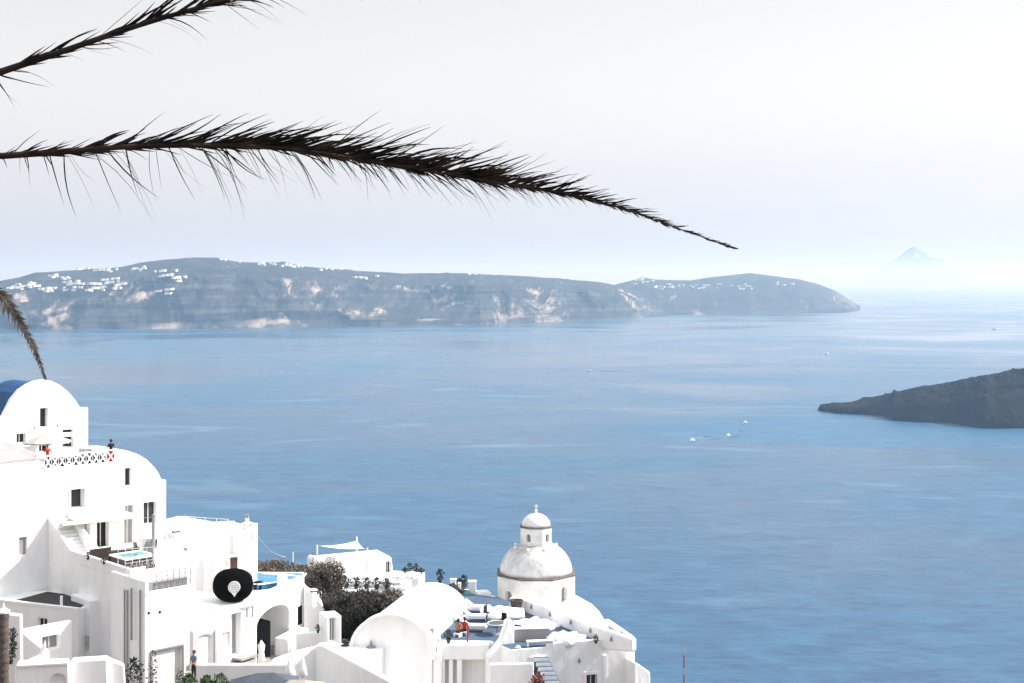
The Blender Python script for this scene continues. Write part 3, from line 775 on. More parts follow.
h = Bld('drum_house', PDr.at(0, 200), 'white house with a rounded tower front, brown door and slim chimney at its right end')
zd = P(222, 527, 111).z; c = P(219, 527, 111.8); c.z = 0
ring = [(c.x+1.75*math.cos(t), c.y+1.75*math.sin(t)) for t in [2*math.pi*i/28 for i in range(28)]]
h.block(ring, 196, zd); 
b = new(); pq = Plane(233, 531, 110.5, 8); obox(b, pq, 0, pq.u(pq.pt(255.5, 534)), 196, zd-.32, -4, 0)
h.part('side_wing', b, M_WHITE, bevel=.06)
b = new(); obox(b, pq, -1.3, -.05, 196, zd-.02, -3.5, -1.6); h.part('rear_block', b, M_WHITE, bevel=.05)
h.done()
b = new(); pf = Plane(233.5, 560, 109.9, 20); obox(b, pf, -.28, .3, pf.pt(233, 574).z, pf.pt(233, 557).z, -.3, .06); dd = h.part('door', b, M_BROWN)
b = new(); z0, z1 = pf.pt(233, 574).z, pf.pt(233, 557).z
for u0, u1 in ((-.42, -.29), (.31, .44)): obox(b, pf, u0, u1, z0, z1, -.3, .12)
obox(b, pf, -.42, .44, z1+.002, z1+.16, -.3, .12); link_mesh('surround', mesh(b), M_WHITE, dd)
root = empty('chimney', P(247, 562, 107.5), 'slim tall white chimney pipe with a dark cap in front of the drum house', 'chimney')
b = new(); bar(b, P(247, 566, 107.5), P(247, 518, 107.5), .16, 10); part('pipe', b, M_FRAMEW, root)
b = new(); bar(b, P(247, 518, 107.5), P(247, 514.5, 107.5), .13, 8); part('cap', b, M_GMETAL, root)
zr = zd+.02
railing(P(183, 523.5, 117), P(228, 527, 112.8), .62, 'thin white rail along the roof edge left of the drum house', 'roof_rail', M_FRAMEW, n=4)
# infill wall and stair between
h = Bld('stair_house', P(208, 575, 106), 'low grey-shaded white wall between the sloping stair and the drum house', 'wall')
pi = Plane(200, 553, 108.5, 10); h.solid(pi, [(203.5, 553), (214, 553.5), (230, 573), (256, 569), (257, 640), (203.5, 640)], 2.0); h.done()

# =====================================================================  pool house with arch
PE = Plane(256, 596.5, 100.5, 71); zE = PE.A.z
h = Bld('pool_house', PE.at(3, 195), 'white house with a wide dark archway below a blue swimming pool terrace')
uE2 = PE.u(PE.pt(304.5, 590))
h.block([PE.at(0, 0)[:2], PE.at(uE2, 0)[:2], PE.at(uE2, 0, -3.6)[:2], PE.at(0, 0, -3.6)[:2]], 195, zE-.55)
k = h.opening(PE, 257, 607, 289.5, 661, 2.6, arch=.38)
h.window(PE, 298, 606, 303.5, 625, .14, m=M_DARK, frame=False)
h.done()
b = new(); obox(b, PE, 0, uE2, zE-.548, zE, -.32, -.002); obox(b, PE, uE2-.3, uE2, zE-.548, zE, -3.6, -.33); h.part('parapet', b, M_WHITE, bevel=.06)
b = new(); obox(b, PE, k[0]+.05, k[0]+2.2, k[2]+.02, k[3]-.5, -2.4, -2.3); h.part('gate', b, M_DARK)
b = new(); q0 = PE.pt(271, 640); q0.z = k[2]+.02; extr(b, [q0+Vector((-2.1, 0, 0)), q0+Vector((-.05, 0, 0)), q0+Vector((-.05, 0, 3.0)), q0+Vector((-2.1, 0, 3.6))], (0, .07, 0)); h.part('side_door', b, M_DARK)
b = new(); q0 = PE.pt(266, 640)+Vector((-.3, -.25, 0)); q0.z = k[2]; lathe(b, q0, [(.22, 0), (.3, .4), (.2, 1.0), (.28, 1.5), (.1, 1.75), (0, 1.9)], 10); tag(part('white_statue', b, M_WHITE, None, smooth=True), 'slim white draped figure standing in the dark side of the archway', 'statue')
b = new(); obox(b, PE, k[0]+2.5, k[1]+1, k[2]-.2, k[2]+1.7, .05, 1.1); h.part('landing_wall', b, M_WHITE, bevel=.06)
# pool
c = PZ(267, 578, zE-.3)
root = empty('swimming_pool', c, 'small bright blue swimming pool on the terrace behind the black round pod', 'pool')
zp = zE-.12
pp = [PZ(256, 573.5, zp), PZ(303, 573.8, zp), PZ(299, 579, zp), PZ(257, 584.5, zp)]
b = new(); extr(b, pp, (0, 0, -.5)); part('water', b, M_WATER, root)
cc = sum(pp, Vector())/4
b = new()
for i in range(4):
    p, q = pp[i], pp[(i+1) % 4]; d = (q-p).normalized(); n_ = Vector((d.y, -d.x, 0))
    if (p+n_-cc).length < (p-cc).length: n_ = -n_
    extr(b, [p+n_*.02, q+n_*.02, q+n_*.3, p+n_*.3], (0, 0, .06))
part('rim', b, M_WHITE, root)
b = new(); a0 = PZ(281.5, 583, zE-.1); extr(b, [a0+Vector((-.4, 0, -.5)), a0+Vector((.4, 0, -.5)), a0+Vector((.32, 0, .55)), a0+Vector((0, 0, .75)), a0+Vector((-.32, 0, .55))], (0, .6, 0))
part('pool_step', b, M_WHITE, root, bevel=.08)
b = new(); a0 = PZ(259, 590, zE-.55); extr(b, [a0+Vector((-.45, 0, 0)), a0+Vector((.15, 0, 0)), a0+Vector((.15, 0, .62)), a0+Vector((-.45, 0, .62))], (.1, .4, 0))  # added black box stands in for the dark gap below the pool wall
tag(part('storage_box', b, M_DARK, None, bevel=.04), 'black storage box between the black pod and the swimming pool', 'box')
# buttress and small door house right of it
pb = Plane(305, 590, 107, 8)
h = Bld('buttress', pb.at(1, 195), 'white wall with a curved sloping shoulder to the right of the archway', 'wall')
h.solid(pb, [(304, 586), (306, 589), (311, 592.5), (316, 597), (321, 603), (325, 611), (325.5, 634), (326, 690), (304, 690)], 1.2); h.done()
pb2 = Plane(303, 633, 102.5, 8)
h = Bld('low_parapet', pb2.at(1, 195), 'low white parapet in blue shadow at the foot of the curved shoulder wall', 'wall')
h.solid(pb2, [(296, 634), (325, 632), (325, 700), (296, 700)], .5); h.done()
pk = Plane(325.5, 617, 101.5, 24)
h = Bld('small_door_house', pk.at(1, 195), 'small white flat-roofed block with a narrow grey door beside the dark shrubs')
obox(h.bm, pk, 0, pk.u(pk.pt(341.5, 617)), 195, pk.A.z, -1.7, 0)
h.door(pk, 329.5, 618.5, 335, 641, .2, m=M_DOORG); h.done()

# =====================================================================  house under the black pod
PF = Plane(217, 609.5, 96, 58); zF = PF.A.z
h = Bld('pod_house', PF.at(1, 195), 'white two-storey house with a tall shuttered doorway, directly under the black round pod')
uF = PF.u(PF.pt(256, 605))
h.block([PF.at(0, 0)[:2], PF.at(uF, 0)[:2], PF.at(uF, 0, -6)[:2], PF.at(0, 0, -6)[:2]], 195, zF-.15)
h.door(PF, 231, 613, 241, 655.5, .5, m=M_DOORG)
h.window(PF, 222, 632, 230.5, 648, .2, m=M_FRAMEW)
h.done()
b = new(); PFs = Plane(PF.A, 0, 0, -32)
obox(b, PF, -.02, .25, zF-.149, zF+.25, -6, .02); h.part('side_parapet', b, M_WHITE, bevel=.06)
b = new(); cp = PZ(233, 600, zF-.1); lathe(b, Vector((cp.x, cp.y, zF-.62)), [(1.15, 0), (1.5, .15), (1.62, .3), (1.62, .42), (1.5, .46)], 32); h.part('round_slab', b, M_WHITE, bevel=.03)
b = new(); obox(b, PF, PF.u(PF.pt(246.5, 610)), PF.u(PF.pt(247.5, 610)), PF.pt(247, 617).z, PF.pt(247, 601).z, .003, .06); obox(b, PF, PF.u(PF.pt(252, 610)), PF.u(PF.pt(253, 610)), PF.pt(252, 617).z, PF.pt(252, 601).z, .003, .06); h.part('drainpipe', b, M_DOORG)
b = new(); obox(b, PF, PF.u(PF.pt(232, 655)), PF.u(PF.pt(248, 655)), PF.pt(240, 657).z, PF.pt(240, 655).z, .003, .9); h.part('door_step', b, M_DOORG)
# the black pod
zF -= .17
root = empty('black_pod', (cp.x, cp.y, zF), 'large black round pod with a small white round emblem facing the view', 'pod')
b = new(); R_ = 1.42; H_ = 2.28; prof = []
for i in range(17):
    t = -math.pi/2+math.pi*i/16; prof.append((max(R_*abs(math.cos(t))**.8, 0) if 0 < i < 16 else 0, H_/2+H_/2*math.copysign(abs(math.sin(t))**.9, math.sin(t))))
prof[0] = (.0, .0); lathe(b, Vector((cp.x, cp.y, zF)), prof, 40); part('shell', b, M_BLACK, root, smooth=True)
b = new()
for i in range(20):
    t = 2*math.pi*i/20; pts = [Vector((cp.x+r_*1.005*math.cos(t), cp.y+r_*1.005*math.sin(t), zF+z_)) for r_, z_ in prof[1:-1]]
    tube(b, pts, [.008]*len(pts), 4)
part('seam', b, M_BLACK, root)
ce = P(234, 587.5, cp.y-1.47); b = new()
ang = [2*math.pi*i/24 for i in range(24)]
extr(b, [ce+Vector((.42*math.cos(t), 0, .42*math.sin(t))) for t in ang], (0, .12, 0))
extr(b, [ce+Vector((-.2, .01, -.36)), ce+Vector((.2, .01, -.36)), ce+Vector((.03, .01, -.66))], (0, .08, 0)); em = part('emblem', b, M_FRAMEW, root)
b = new(); ring = [ce+Vector((.33*math.cos(t), -.012, .33*math.sin(t))) for t in ang]; tube(b, ring+[ring[0]], [.02]*25, 4)
for k_ in (-.12, 0, .12): bar(b, ce+Vector((-.2, -.012, k_)), ce+Vector((.2, -.012, k_)), .016, 4)
link_mesh('emblem_lines', mesh(b), M_DOORG, em)
# door house with pediment
P8 = Plane(193, 630, 91.5, 50)
h = Bld('pediment_house', P8.at(1, 195), 'white doorway with a shallow rounded pediment between the balcony tower and the shuttered house')
h.solid(P8, [(193, 632), (197, 627.5), (203, 625.5), (209, 627), (214.5, 631), (215, 700), (193, 700)], .45)
h.opening(P8, 196, 635, 212.5, 672, .3, arch=.5)
h.done()
b = new(); k = P8.rect(199, 638, 209, 672); obox(b, P8, k[0], k[1], k[2], k[3], -.28, -.15); dr = h.part('door', b, M_FRAMEW)
b = new(); bar(b, P8.pt(214, 672)+P8.n*.06, P8.pt(214, 630)+P8.n*.06, .05); h.part('drainpipe', b, M_DOORG)
# courtyard and front walls
h = Bld('courtyard', PZ(240, 660, 205.2), 'pale paved courtyard floor in front of the archway', 'courtyard', m=M_PAVE)
h.block([tuple(P(186, 600, 92.5)[:2]), tuple(P(186, 600, 83.9)[:2]), tuple(P(216, 600, 83.9)[:2]), tuple(P(216, 600, 95.5)[:2])], 192, 204.3)
h.block([tuple(P(216.2, 600, 83.9)[:2]), tuple(P(250, 600, 83.9)[:2]), tuple(P(256, 600, 99.5)[:2]), tuple(P(216.2, 600, 95.6)[:2])], 192, 203.3)
h.block([tuple(P(250.5, 600, 83.9)[:2]), tuple(P(330, 600, 83.9)[:2]), tuple(P(345, 600, 103)[:2]), tuple(P(270, 600, 107)[:2]), tuple(P(256.5, 600, 99.5)[:2])], 192, 202.2); h.done(0)
PW = Plane(196, 664, 83.4, 2)
h = Bld('front_wall', PW.at(2, 195), 'long low white courtyard wall in pale blue shadow at the bottom, right of the person')
h.solid(PW, [(196, 664.5), (292, 664.5), (292, 720), (196, 720)], .4); h.done()
PW2 = Plane(323, 646, 90.9, -58)
h = Bld('diagonal_wall', PW2.at(2, 194), 'white parapet running diagonally down to the right towards the bottom edge, casting blue shade', 'wall')
h.block([PW2.at(0, 0)[:2], PW2.at(14, 0)[:2], PW2.at(14, 0, -.4)[:2], PW2.at(0, 0, -.4)[:2]], 194, PW2.A.z); h.done()
PW3 = Plane(275, 658, 92, 28)
h = Bld('cross_wall', PW3.at(2, 194), 'low white wall with a rounded top rising towards the small door house', 'wall')
h.solid(PW3, [(272, 664), (276, 659), (300, 651), (323, 645.5), (326, 646), (326, 700), (272, 700)], .4); h.done()
h = Bld('vault_forecourt', P(360, 650, 93), 'pale stone-paved forecourt below the gable of the big barrel-vaulted house', 'terrace', m=M_PAVE)
h.block([PW2.at(0, 0, -.42)[:2], PW2.at(15, 0, -.42)[:2], tuple(P(452, 600, 84)[:2]), tuple(P(450, 600, 92)[:2]), tuple(P(352, 600, 97)[:2])], 190, 201.0); h.done(.05)
# slate and tan parasol roof at the bottom
def canopy(c, w, l, rise, label, m, rz):
    root = empty('canvas_roof', c, label, 'canopy', rz=rz)
    b = new(); v = [b.verts.new(q) for q in ((-w, -l, 0), (w, -l, 0), (w, l, 0), (-w, l, 0), (-w*.25, 0, rise), (w*.25, 0, rise))]
    for f in ((0, 1, 5, 4), (1, 2, 5), (2, 3, 4, 5), (3, 0, 4)): b.faces.new([v[i] for i in f])
    o = link_mesh('canvas', mesh(b), m, root, world=False); s_ = o.modifiers.new('t', 'SOLIDIFY'); s_.thickness = .04
    for sx in (-1, 1):
        b = new(); bar(b, (sx*w*.8, 0, -2.2), (sx*w*.8, 0, 0), .04); link_mesh('pole', mesh(b), M_GMETAL, root, world=False)
canopy(P(265, 684, 77.5), 1.9, 1.2, .62, 'slate blue canvas roof peeking in at the bottom edge', M_SLATE, R(10))
canopy(P(298, 687, 77), 1.3, 1.1, .4, 'tan canvas roof at the bottom edge, right of the slate blue one', M_TAN, R(-6))
def folded(c, h_, r, label):
    root = empty('folded_parasol', c, label, 'parasol', 'folded white parasols in the courtyard')
    b = new(); lathe(b, c, [(r*.6, .9), (r, 1.0), (r*.75, h_*.7), (r*.25, h_*.95), (.02, h_)], 10); part('canopy', b, M_SHEET, root, smooth=True)
    b = new(); bar(b, c, c+Vector((0, 0, .95)), .03); part('pole', b, M_FRAMEW, root)
folded(P(290, 692, 80.5), 1.9, .36, 'folded white parasol, left one of the pair above the tan canvas roof')
folded(P(303, 692, 81.5), 2.0, .26, 'folded white parasol, right one of the pair above the tan canvas roof')
b = new(); c = P(277, 664, 85); lathe(b, c-Vector((0, 0, .3)), [(.3, 0), (.45, .3), (.5, .45), (.2, .62), (0, .65)], 14); tag(part('white_urn', b, M_WHITE, None, smooth=True), 'rounded white urn at the right end of the low courtyard wall', 'urn')

# =====================================================================  barrel vaulted house
ax = Vector((2.15, 9.9, 0)).normalized(); yv = math.degrees(math.atan2(ax.y, ax.x))
PV = Plane(P(393.5, 616, 92), 0, 0, yv-90); zA = PV.A.z
h = Bld('barrel_vault_house', PV.at(0, 195), 'large white barrel-vaulted house with a plain shaded gable in the bottom middle')
hw = 2.75; rs = 2.7; vr = []
for i in range(25):
    t = math.pi*i/24; vr.append((-.1+hw*math.cos(t), zA-rs+rs*math.sin(t)**.9 if 0 < i < 24 else zA-rs))
extr(h.bm, [PV.at(hw-.1, 194, 0), *[PV.at(u, z, 0) for u, z in vr], PV.at(-hw-.1, 194, 0)], -PV.n*10.5)
h.done(.08)
b = new(); obox(b, PV, -5.2, -.6, 192, P(360, 647, 92.2).z, -.35, .55); h.part('ledge', b, M_WHITE, bevel=.04)
b = new(); obox(b, PV, hw-.02, hw+.55, 192, P(440, 652, 91.6).z, -1.5, .06); h.part('buttress', b, M_WHITE, bevel=.05)
b = new(); o_ = [(u*1.0+(u+.1)*.08, zA-rs+(z-zA+rs)*1.06) for u, z in vr]
extr(b, [PV.at(u, z, .22) for u, z in o_]+[PV.at(u, z, .22) for u, z in [(a*.985, z-.04) for a, z in vr][::-1]], -PV.n*.9); h.part('gable_rim', b, M_WHITE, bevel=.05)
b = new(); ps = Plane(P(429.5, 631, 92.3), 0, 0, 18); obox(b, ps, -.4, .35, ps.A.z-1.3, ps.A.z+.22, -1.2, .0); sk = h.part('dormer', b, M_WHITE, bevel=.03)
b = new(); obox(b, ps, -.3, .25, ps.A.z-.22, ps.A.z+.14, .002, .03); link_mesh('pane', mesh(b), M_DOORG, sk)
b = new(); c = P(371, 647, 92.1); lathe(b, c-Vector((0, 0, .1)), [(.3, 0), (.34, .1), (.1, .2), (.05, .5), (0, .52)], 10); tag(part('roof_lantern', b, M_GMETAL, None), 'small dark lantern ornament on the forecourt left of the shaded gable', 'lantern')
b = new(); c = P(345, 647, 92.5); lathe(b, c-Vector((0, 0, .1)), [(.25, 0), (.27, .25), (.1, .3), (.1, .5), (.2, .55), (.2, .6)], 10); tag(part('striped_drum', b, M_TERRA, None), 'squat dark pot on the forecourt next to the dark shrubs', 'pot')

# house in front right with pillars
PH = Plane(447, 645, 91.5, 3)
h = Bld('pillared_house', PH.at(1.5, 194), 'white block with grey double doors behind slim pillars below the seated couple')
h.solid(PH, [(437, 651), (446, 645.5), (489, 645.5), (489, 659.5), (437, 659.5)], 4.2)
h.solid(PH.off(-.9), [(437, 658.5), (489, 658.5), (489, 730), (437, 730)], 3.2)
PHb = PH.off(-.9)
h.door(PHb, 464, 662, 472, 720, .35, m=M_DOORG); h.door(PHb, 474.5, 662, 487, 720, .35, m=M_GMETAL)
h.done()
for x0, x1 in ((437, 445), (449, 453), (457, 462), (485.5, 490)):
    b = new(); obox(b, PH, PH.u(PH.pt(x0, 670)), PH.u(PH.pt(x1, 670)), 194, PH.pt(450, 659.8).z, -.5, -.02); h.part('pillar', b, M_WHITE, bevel=.04)

# =====================================================================  shaded terrace between vault and church
zG = 206.0
PG = Plane(547.7, 647.6, 91, 16)
h = Bld('terrace_block', PG.at(2, 194), 'large white corner block with a small dark window, below the church at the right end', 'house')
gR = PG.u(PG.pt(634.5, 660))
G = [tuple(PZ(440, 640, zG)[:2]), tuple(PZ(491, 641, zG)[:2]), tuple(PZ(512, 650, zG)[:2]), tuple(PG.at(0, 0)[:2]), tuple(PG.at(gR, 0)[:2]), tuple(PZ(634, 638, zG)[:2]), tuple(PZ(518, 605, zG)[:2]), tuple(PZ(498, 597, zG)[:2]), tuple(PZ(428, 590, zG)[:2])]
h.block(G, 190, zG)
h.window(PG, 586.5, 674.5, 597, 700, .3, surround=True)
h.done(.05)
b = new(); prism(b, [tuple(Vector(p).lerp(Vector((sum(q[0] for q in G)/9, sum(q[1] for q in G)/9)), .015)) for p in G], zG+.004, zG+.02); h.part('floor', b, M_FLOORB)
b = new(); obox(b, PG, -.1, gR, zG-.05, zG+.22, -.3, .002); obox(b, PG, gR-.3, gR+.002, zG-.05, zG+.24, -5, -.31); h.part('parapet', b, M_WHITE, bevel=.05)
b = new(); obox(b, PG, PG.u(PG.pt(603, 660)), PG.u(PG.pt(606, 660)), 194, PG.pt(604, 655).z, .003, .12); h.part('pilaster', b, M_WHITE)
b = new(); c = PG.pt(579, 660); lathe(b, c+PG.n*.1-Vector((0, 0, .15)), [(.06, 0), (.1, .15), (.03, .3)], 8); h.part('wall_lamp', b, M_GMETAL)
# diagonal parapet towards the church
w0 = PZ(519.5, 610, zG); w1 = PZ(608, 645, zG); w2 = PZ(636, 655, zG)
yd = math.degrees(math.atan2(w1.y-w0.y, w1.x-w0.x)); PDg = Plane(w0, 0, 0, yd)
h = Bld('church_parapet', PDg.at(5, zG), 'long white parapet running diagonally in front of the church, with small dark lamps', 'wall')
h.solid(PDg, [(509, 597.5), (519, 598.5), (537, 604), (555.6, 610.5), (578, 620.5), (601, 628.5), (612, 632), (631, 639), (631, 652), (608, 650), (509, 614)], .45)
h.done()
for i, (x, y) in enumerate(((532, 606.5), (550.5, 614), (571.5, 622), (591, 630), (612, 638.5))):
    b = new(); c = PDg.pt(x, y)+PDg.n*.08; lathe(b, c-Vector((0, 0, .14)), [(.1, 0), (.08, .12), (.02, .32)], 8)
    h.part('lamp', b, M_GMETAL)
b = new(); obox(b, PG, PG.u(PG.pt(617, 645)), PG.u(PG.pt(627, 645)), zG+.25, zG+.34, -.9, -.2); h.part('roof_hatch', b, M_TERRA)
# lower right annex
pr = Plane(637, 666, 91.5, 25)
h = Bld('right_annex', pr.at(.5, 190), 'low white annex with a sloping top at the far right end of the village')
h.solid(pr, [(634, 662), (638, 663.5), (650.5, 672.5), (652, 740), (634, 740)], 2.4); h.done()
# stair pillar and curved stair wall
zs_ = 0
h = Bld('stair_pillar', P(508, 660, 91), 'rounded white stair post with wall running down to the left, in front of the parasols', 'wall')
pt_ = Plane(488, 653, 91, 25); h.solid(pt_, [(488, 655), (501, 640), (506, 625), (507, 620.5), (511, 619.5), (514.5, 624), (515, 662), (520, 664), (520, 740), (488, 740)], .5); h.done()
b = new(); q = pt_.off(-.55); extr(b, [q.pt(487, 652), q.pt(506, 629), q.pt(506, 632.5), q.pt(490, 655)], -q.n*.1); h.part('handrail', b, M_GMETAL)
h = Bld('curved_stair', P(530, 665, 90), 'curved white stair wall with small blue-shaded steps left of the corner block', 'stair')
pc2 = Plane(513, 648, 90.5, 3)
h.solid(pc2, [(513, 650), (518, 646), (524, 650), (530, 656), (545, 658), (545, 740), (513, 740)], .4); h.done()
b = new()
for i in range(6):
    c0 = P(534+2.2*i, 658+4.6*i, 89.9-.28*i); obox(b, Plane(c0, 0, 0, 3), 0, .95, 194, c0.z, -.28, 0)
h.part('step', b, M_FLOORB)
b = new()
for i in range(6):
    c0 = P(534+2.2*i, 658+4.6*i, 89.9-.28*i); obox(b, Plane(c0, 0, 0, 3), -.02, .93, c0.z-.25, c0.z-.02, 0.002, .03)
h.part('riser', b, M_WHITE)
h = Bld('stair_side_wall', P(520, 668, 89), 'gray-shaded white wall below the curved stair', 'wall')
pc3 = Plane(490, 664, 88.6, 5); h.solid(pc3, [(489, 664), (534, 663), (534, 740), (489, 740)], .3); h.done()

# =====================================================================  church
cx = P(536, 580, 108); cz = P(536, 580, 105).z
root = empty('domed_church', (cx.x, cx.y, 198), 'white domed church with an octagonal drum, brown bands and a small lantern with a cross', 'church')
Ro = 42/F*106.5
def octa(bm, r, z0, z1, r1=None, seg=8):
    lathe(bm, Vector((cx.x, cx.y, 0)), [(r, z0), (r1 or r, z1)], seg, phase=R(22.5))
b = new(); octa(b, Ro, 196, cz-.087)
cutb = new()
def facet(th, r): 
    "plane of the facet whose outward normal points at angle th"
    pl = Plane(Vector((cx.x+math.cos(R(th))*r*math.cos(R(22.5)), cx.y+math.sin(R(th))*r*math.cos(R(22.5)), cz)), 0, 0, th+90); return pl
FL = facet(225, Ro); FR = facet(315, Ro); FC = facet(270, Ro)
wins = []
def church_win(pl, x0, y0, x1, y1, cutbm, dep=.4):
    u0, u1, z0, z1 = pl.rect(x0, y0, x1, y1); r = (u1-u0)/2; zs = z1-r
    pr_ = [(u0, z0), (u1, z0)]+[((u0+u1)/2+r*math.cos(t), zs+r*math.sin(t)) for t in [math.pi*i/10 for i in range(11)]]
    extr(cutbm, [pl.at(u, z, .2) for u, z in pr_], -pl.n*(dep+.2)); wins.append((pl, u0, u1, z0, z1, dep))
church_win(FR, 561.5, 586.5, 567.5, 610, cutb); church_win(FL, 504.5, 591, 511.5, 604, cutb)
me = boolean_cut(mesh(b), cutb); o = link_mesh('drum', me, M_DOME, root); bv = o.modifiers.new('s', 'BEVEL'); bv.width = .05; bv.segments = 2; bv.limit_method = 'ANGLE'
b = new(); octa(b, Ro+.04, cz-.085, cz+.02); part('drum_band', b, M_BAND, root, bevel=.03)
rd = 36.5/F*107; 
b = new(); pf_ = [(rd*math.cos(t), cz+.022+rd*.87*math.sin(t)) for t in [math.pi/2*i/16 for i in range(17)]]; pf_[-1] = (0, pf_[-1][1])
lathe(b, Vector((cx.x, cx.y, 0)), pf_, 40)
dm = part('dome', b, dome_mat(cz, cz+2.4), root, smooth=True)
zl = P(536, 528, 107).z; Rl = 16.8/F*107
b = new(); octa(b, Rl, cz+1.2, zl-.072); cutb = new(); q = [facet(225, Rl), facet(315, Rl)]
for pl in q: pl.A.z = zl
church_win(q[0], 526.3, 534, 530.2, 542, cutb, .25); church_win(q[1], 545.6, 534, 549.2, 542, cutb, .25)
me = boolean_cut(mesh(b), cutb); lt = link_mesh('lantern', me, M_DOME, root)
for pl, u0, u1, z0, z1, dep in wins:
    b = new(); obox(b, pl, u0-.02, u1+.02, z0-.02, z1+.02, -dep-.03, -dep+.04); part('window', b, M_GMETAL, root)
b = new(); octa(b, Rl+.04, zl-.07, zl+.02); link_mesh('lantern_band', mesh(b), M_BAND, lt)
b = new(); rl = 14.5/F*107; pf_ = [(rl*math.cos(t), zl+.022+rl*.85*math.sin(t)) for t in [math.pi/2*i/10 for i in range(11)]]; pf_[-1] = (0, pf_[-1][1])
lathe(b, Vector((cx.x, cx.y, 0)), pf_, 28); cp_ = link_mesh('cupola', mesh(b, smooth=True), M_DOME, lt)
b = new(); zt = zl+.0+rl*.85
lathe(b, Vector((cx.x, cx.y, zt-.03)), [(.16, 0), (.16, .06), (.08, .12), (.06, .16), (.12, .22), (.12, .3), (0, .35)], 14)
bar(b, (cx.x, cx.y, zt+.3), (cx.x, cx.y, zt+.72), .04); bar(b, (cx.x-.16, cx.y, zt+.54), (cx.x+.16, cx.y, zt+.54), .035)
link_mesh('cross', mesh(b), M_FRAMEW, lt)
# small studs round the dome
b = new()
for i in range(8):
    t = R(22.5+45*i); r_ = Rl+.42; zz = cz+.04+.87*math.sqrt(max(rd*rd-r_*r_, 0)); bmesh.ops.create_uvsphere(b, u_segments=8, v_segments=6, radius=.13, matrix=Matrix.Translation((cx.x+r_*math.cos(t), cx.y+r_*math.sin(t), zz)))
    part('stud', b, M_FRAMEW, root); b = new()
b.free()
PA2 = Plane(P(560, 612, 104), 0, 0, 20)
b = new(); extr(b, [PA2.pt(x, y) for x, y in [(540, 613), (568, 611), (577, 604.5), (585.5, 602), (592.5, 604.5), (599.5, 611.5), (606.5, 623), (612, 634), (613, 720), (540, 720)]], -PA2.n*3.5); part('apse', b, M_WHITE, root, bevel=.05)
b = new(); PA3 = Plane(P(560, 612, 102.8), 0, 0, 20); extr(b, [PA3.pt(x, y) for x, y in [(553, 621), (597, 616.5), (598, 720), (553, 720)]], -PA3.n*.9); part('porch', b, M_WHITE, root, bevel=.05)
b = new(); bar(b, P(536, 590, 90), P(536, 590, 90), .1)
b.free()
# big dark pot on the parapet
c = P(516.5, 611, 100.0); 
root = empty('stone_urn', c, 'dark stone urn standing against the parapet in front of the church', 'urn')
b = new(); lathe(b, c, [(.2, 0), (.32, .15), (.48, .7), (.5, .8), (.42, .82), (.36, .6), (0, .55)], 16); part('body', b, M_TERRA, root, smooth=True)
# =====================================================================  people
M_SKIN = mat('skin', (.36, .20, .14), .6); M_SKIN2 = mat('tanned_skin', (.26, .12, .08), .6)
M_HAIR = mat('dark_hair', (.02, .014, .012), .7)
M_SHIRTB = mat('blue_grey_shirt', (.16, .19, .27), .85); M_TROU = mat('dark_trousers', (.02, .02, .028), .85)
M_BLKCL = mat('black_clothes', (.012, .01, .012), .85); M_REDCL = mat('red_clothes', (.45, .03, .03), .85)
def skin_mesh(bm_pts, edges, rads, name):
    me = bpy.data.meshes.new(name); me.from_pydata([Vector(p) for p in bm_pts], edges, [])
    o = bpy.data.objects.new('tmp', me); COL.objects.link(o)
    o.modifiers.new('s', 'SKIN'); 
    for v, r in zip(me.skin_vertices[0].data if me.skin_vertices else [], rads): v.radius = (r, r)
    if not me.skin_vertices:
        pass
    sub = o.modifiers.new('sub', 'SUBSURF'); sub.levels = 1; sub.render_levels = 1
    return o
def bake(o, name):
    dg = bpy.context.evaluated_depsgraph_get(); me = bpy.data.meshes.new_from_object(o.evaluated_get(dg)); me.name = name
    bpy.data.objects.remove(o)
    for p in me.polygons: p.use_smooth = True
    return me
def limb_mesh(chains, name):
    "continuous body from skinned chains; chains share joint names"
    pts = []; idx = {}; edges = []; rads = []
    for ch in chains:
        prev = None
        for nm, p, r in ch:
            if nm not in idx: idx[nm] = len(pts); pts.append(p); rads.append(r)
            if prev is not None and (prev, idx[nm]) not in edges: edges.append((prev, idx[nm]))
            prev = idx[nm]
    me = bpy.data.meshes.new(name); me.from_pydata([Vector(p) for p in pts], edges, [])
    o = bpy.data.objects.new('tmp', me); COL.objects.link(o)
    bpy.context.view_layer.objects.active = o
    o.modifiers.new('s', 'SKIN')
    bm = bmesh.new(); bm.from_mesh(me); lay = bm.verts.layers.skin.verify()
    bm.verts.ensure_lookup_table()
    for i, r in enumerate(rads):
        bm.verts[i][lay].radius = (r, r); bm.verts[i][lay].use_root = (i == 0)
    bm.to_mesh(me); bm.free()
    s_ = o.modifiers.new('sub', 'SUBSURF'); s_.levels = 1; s_.render_levels = 1
    return bake(o, name)
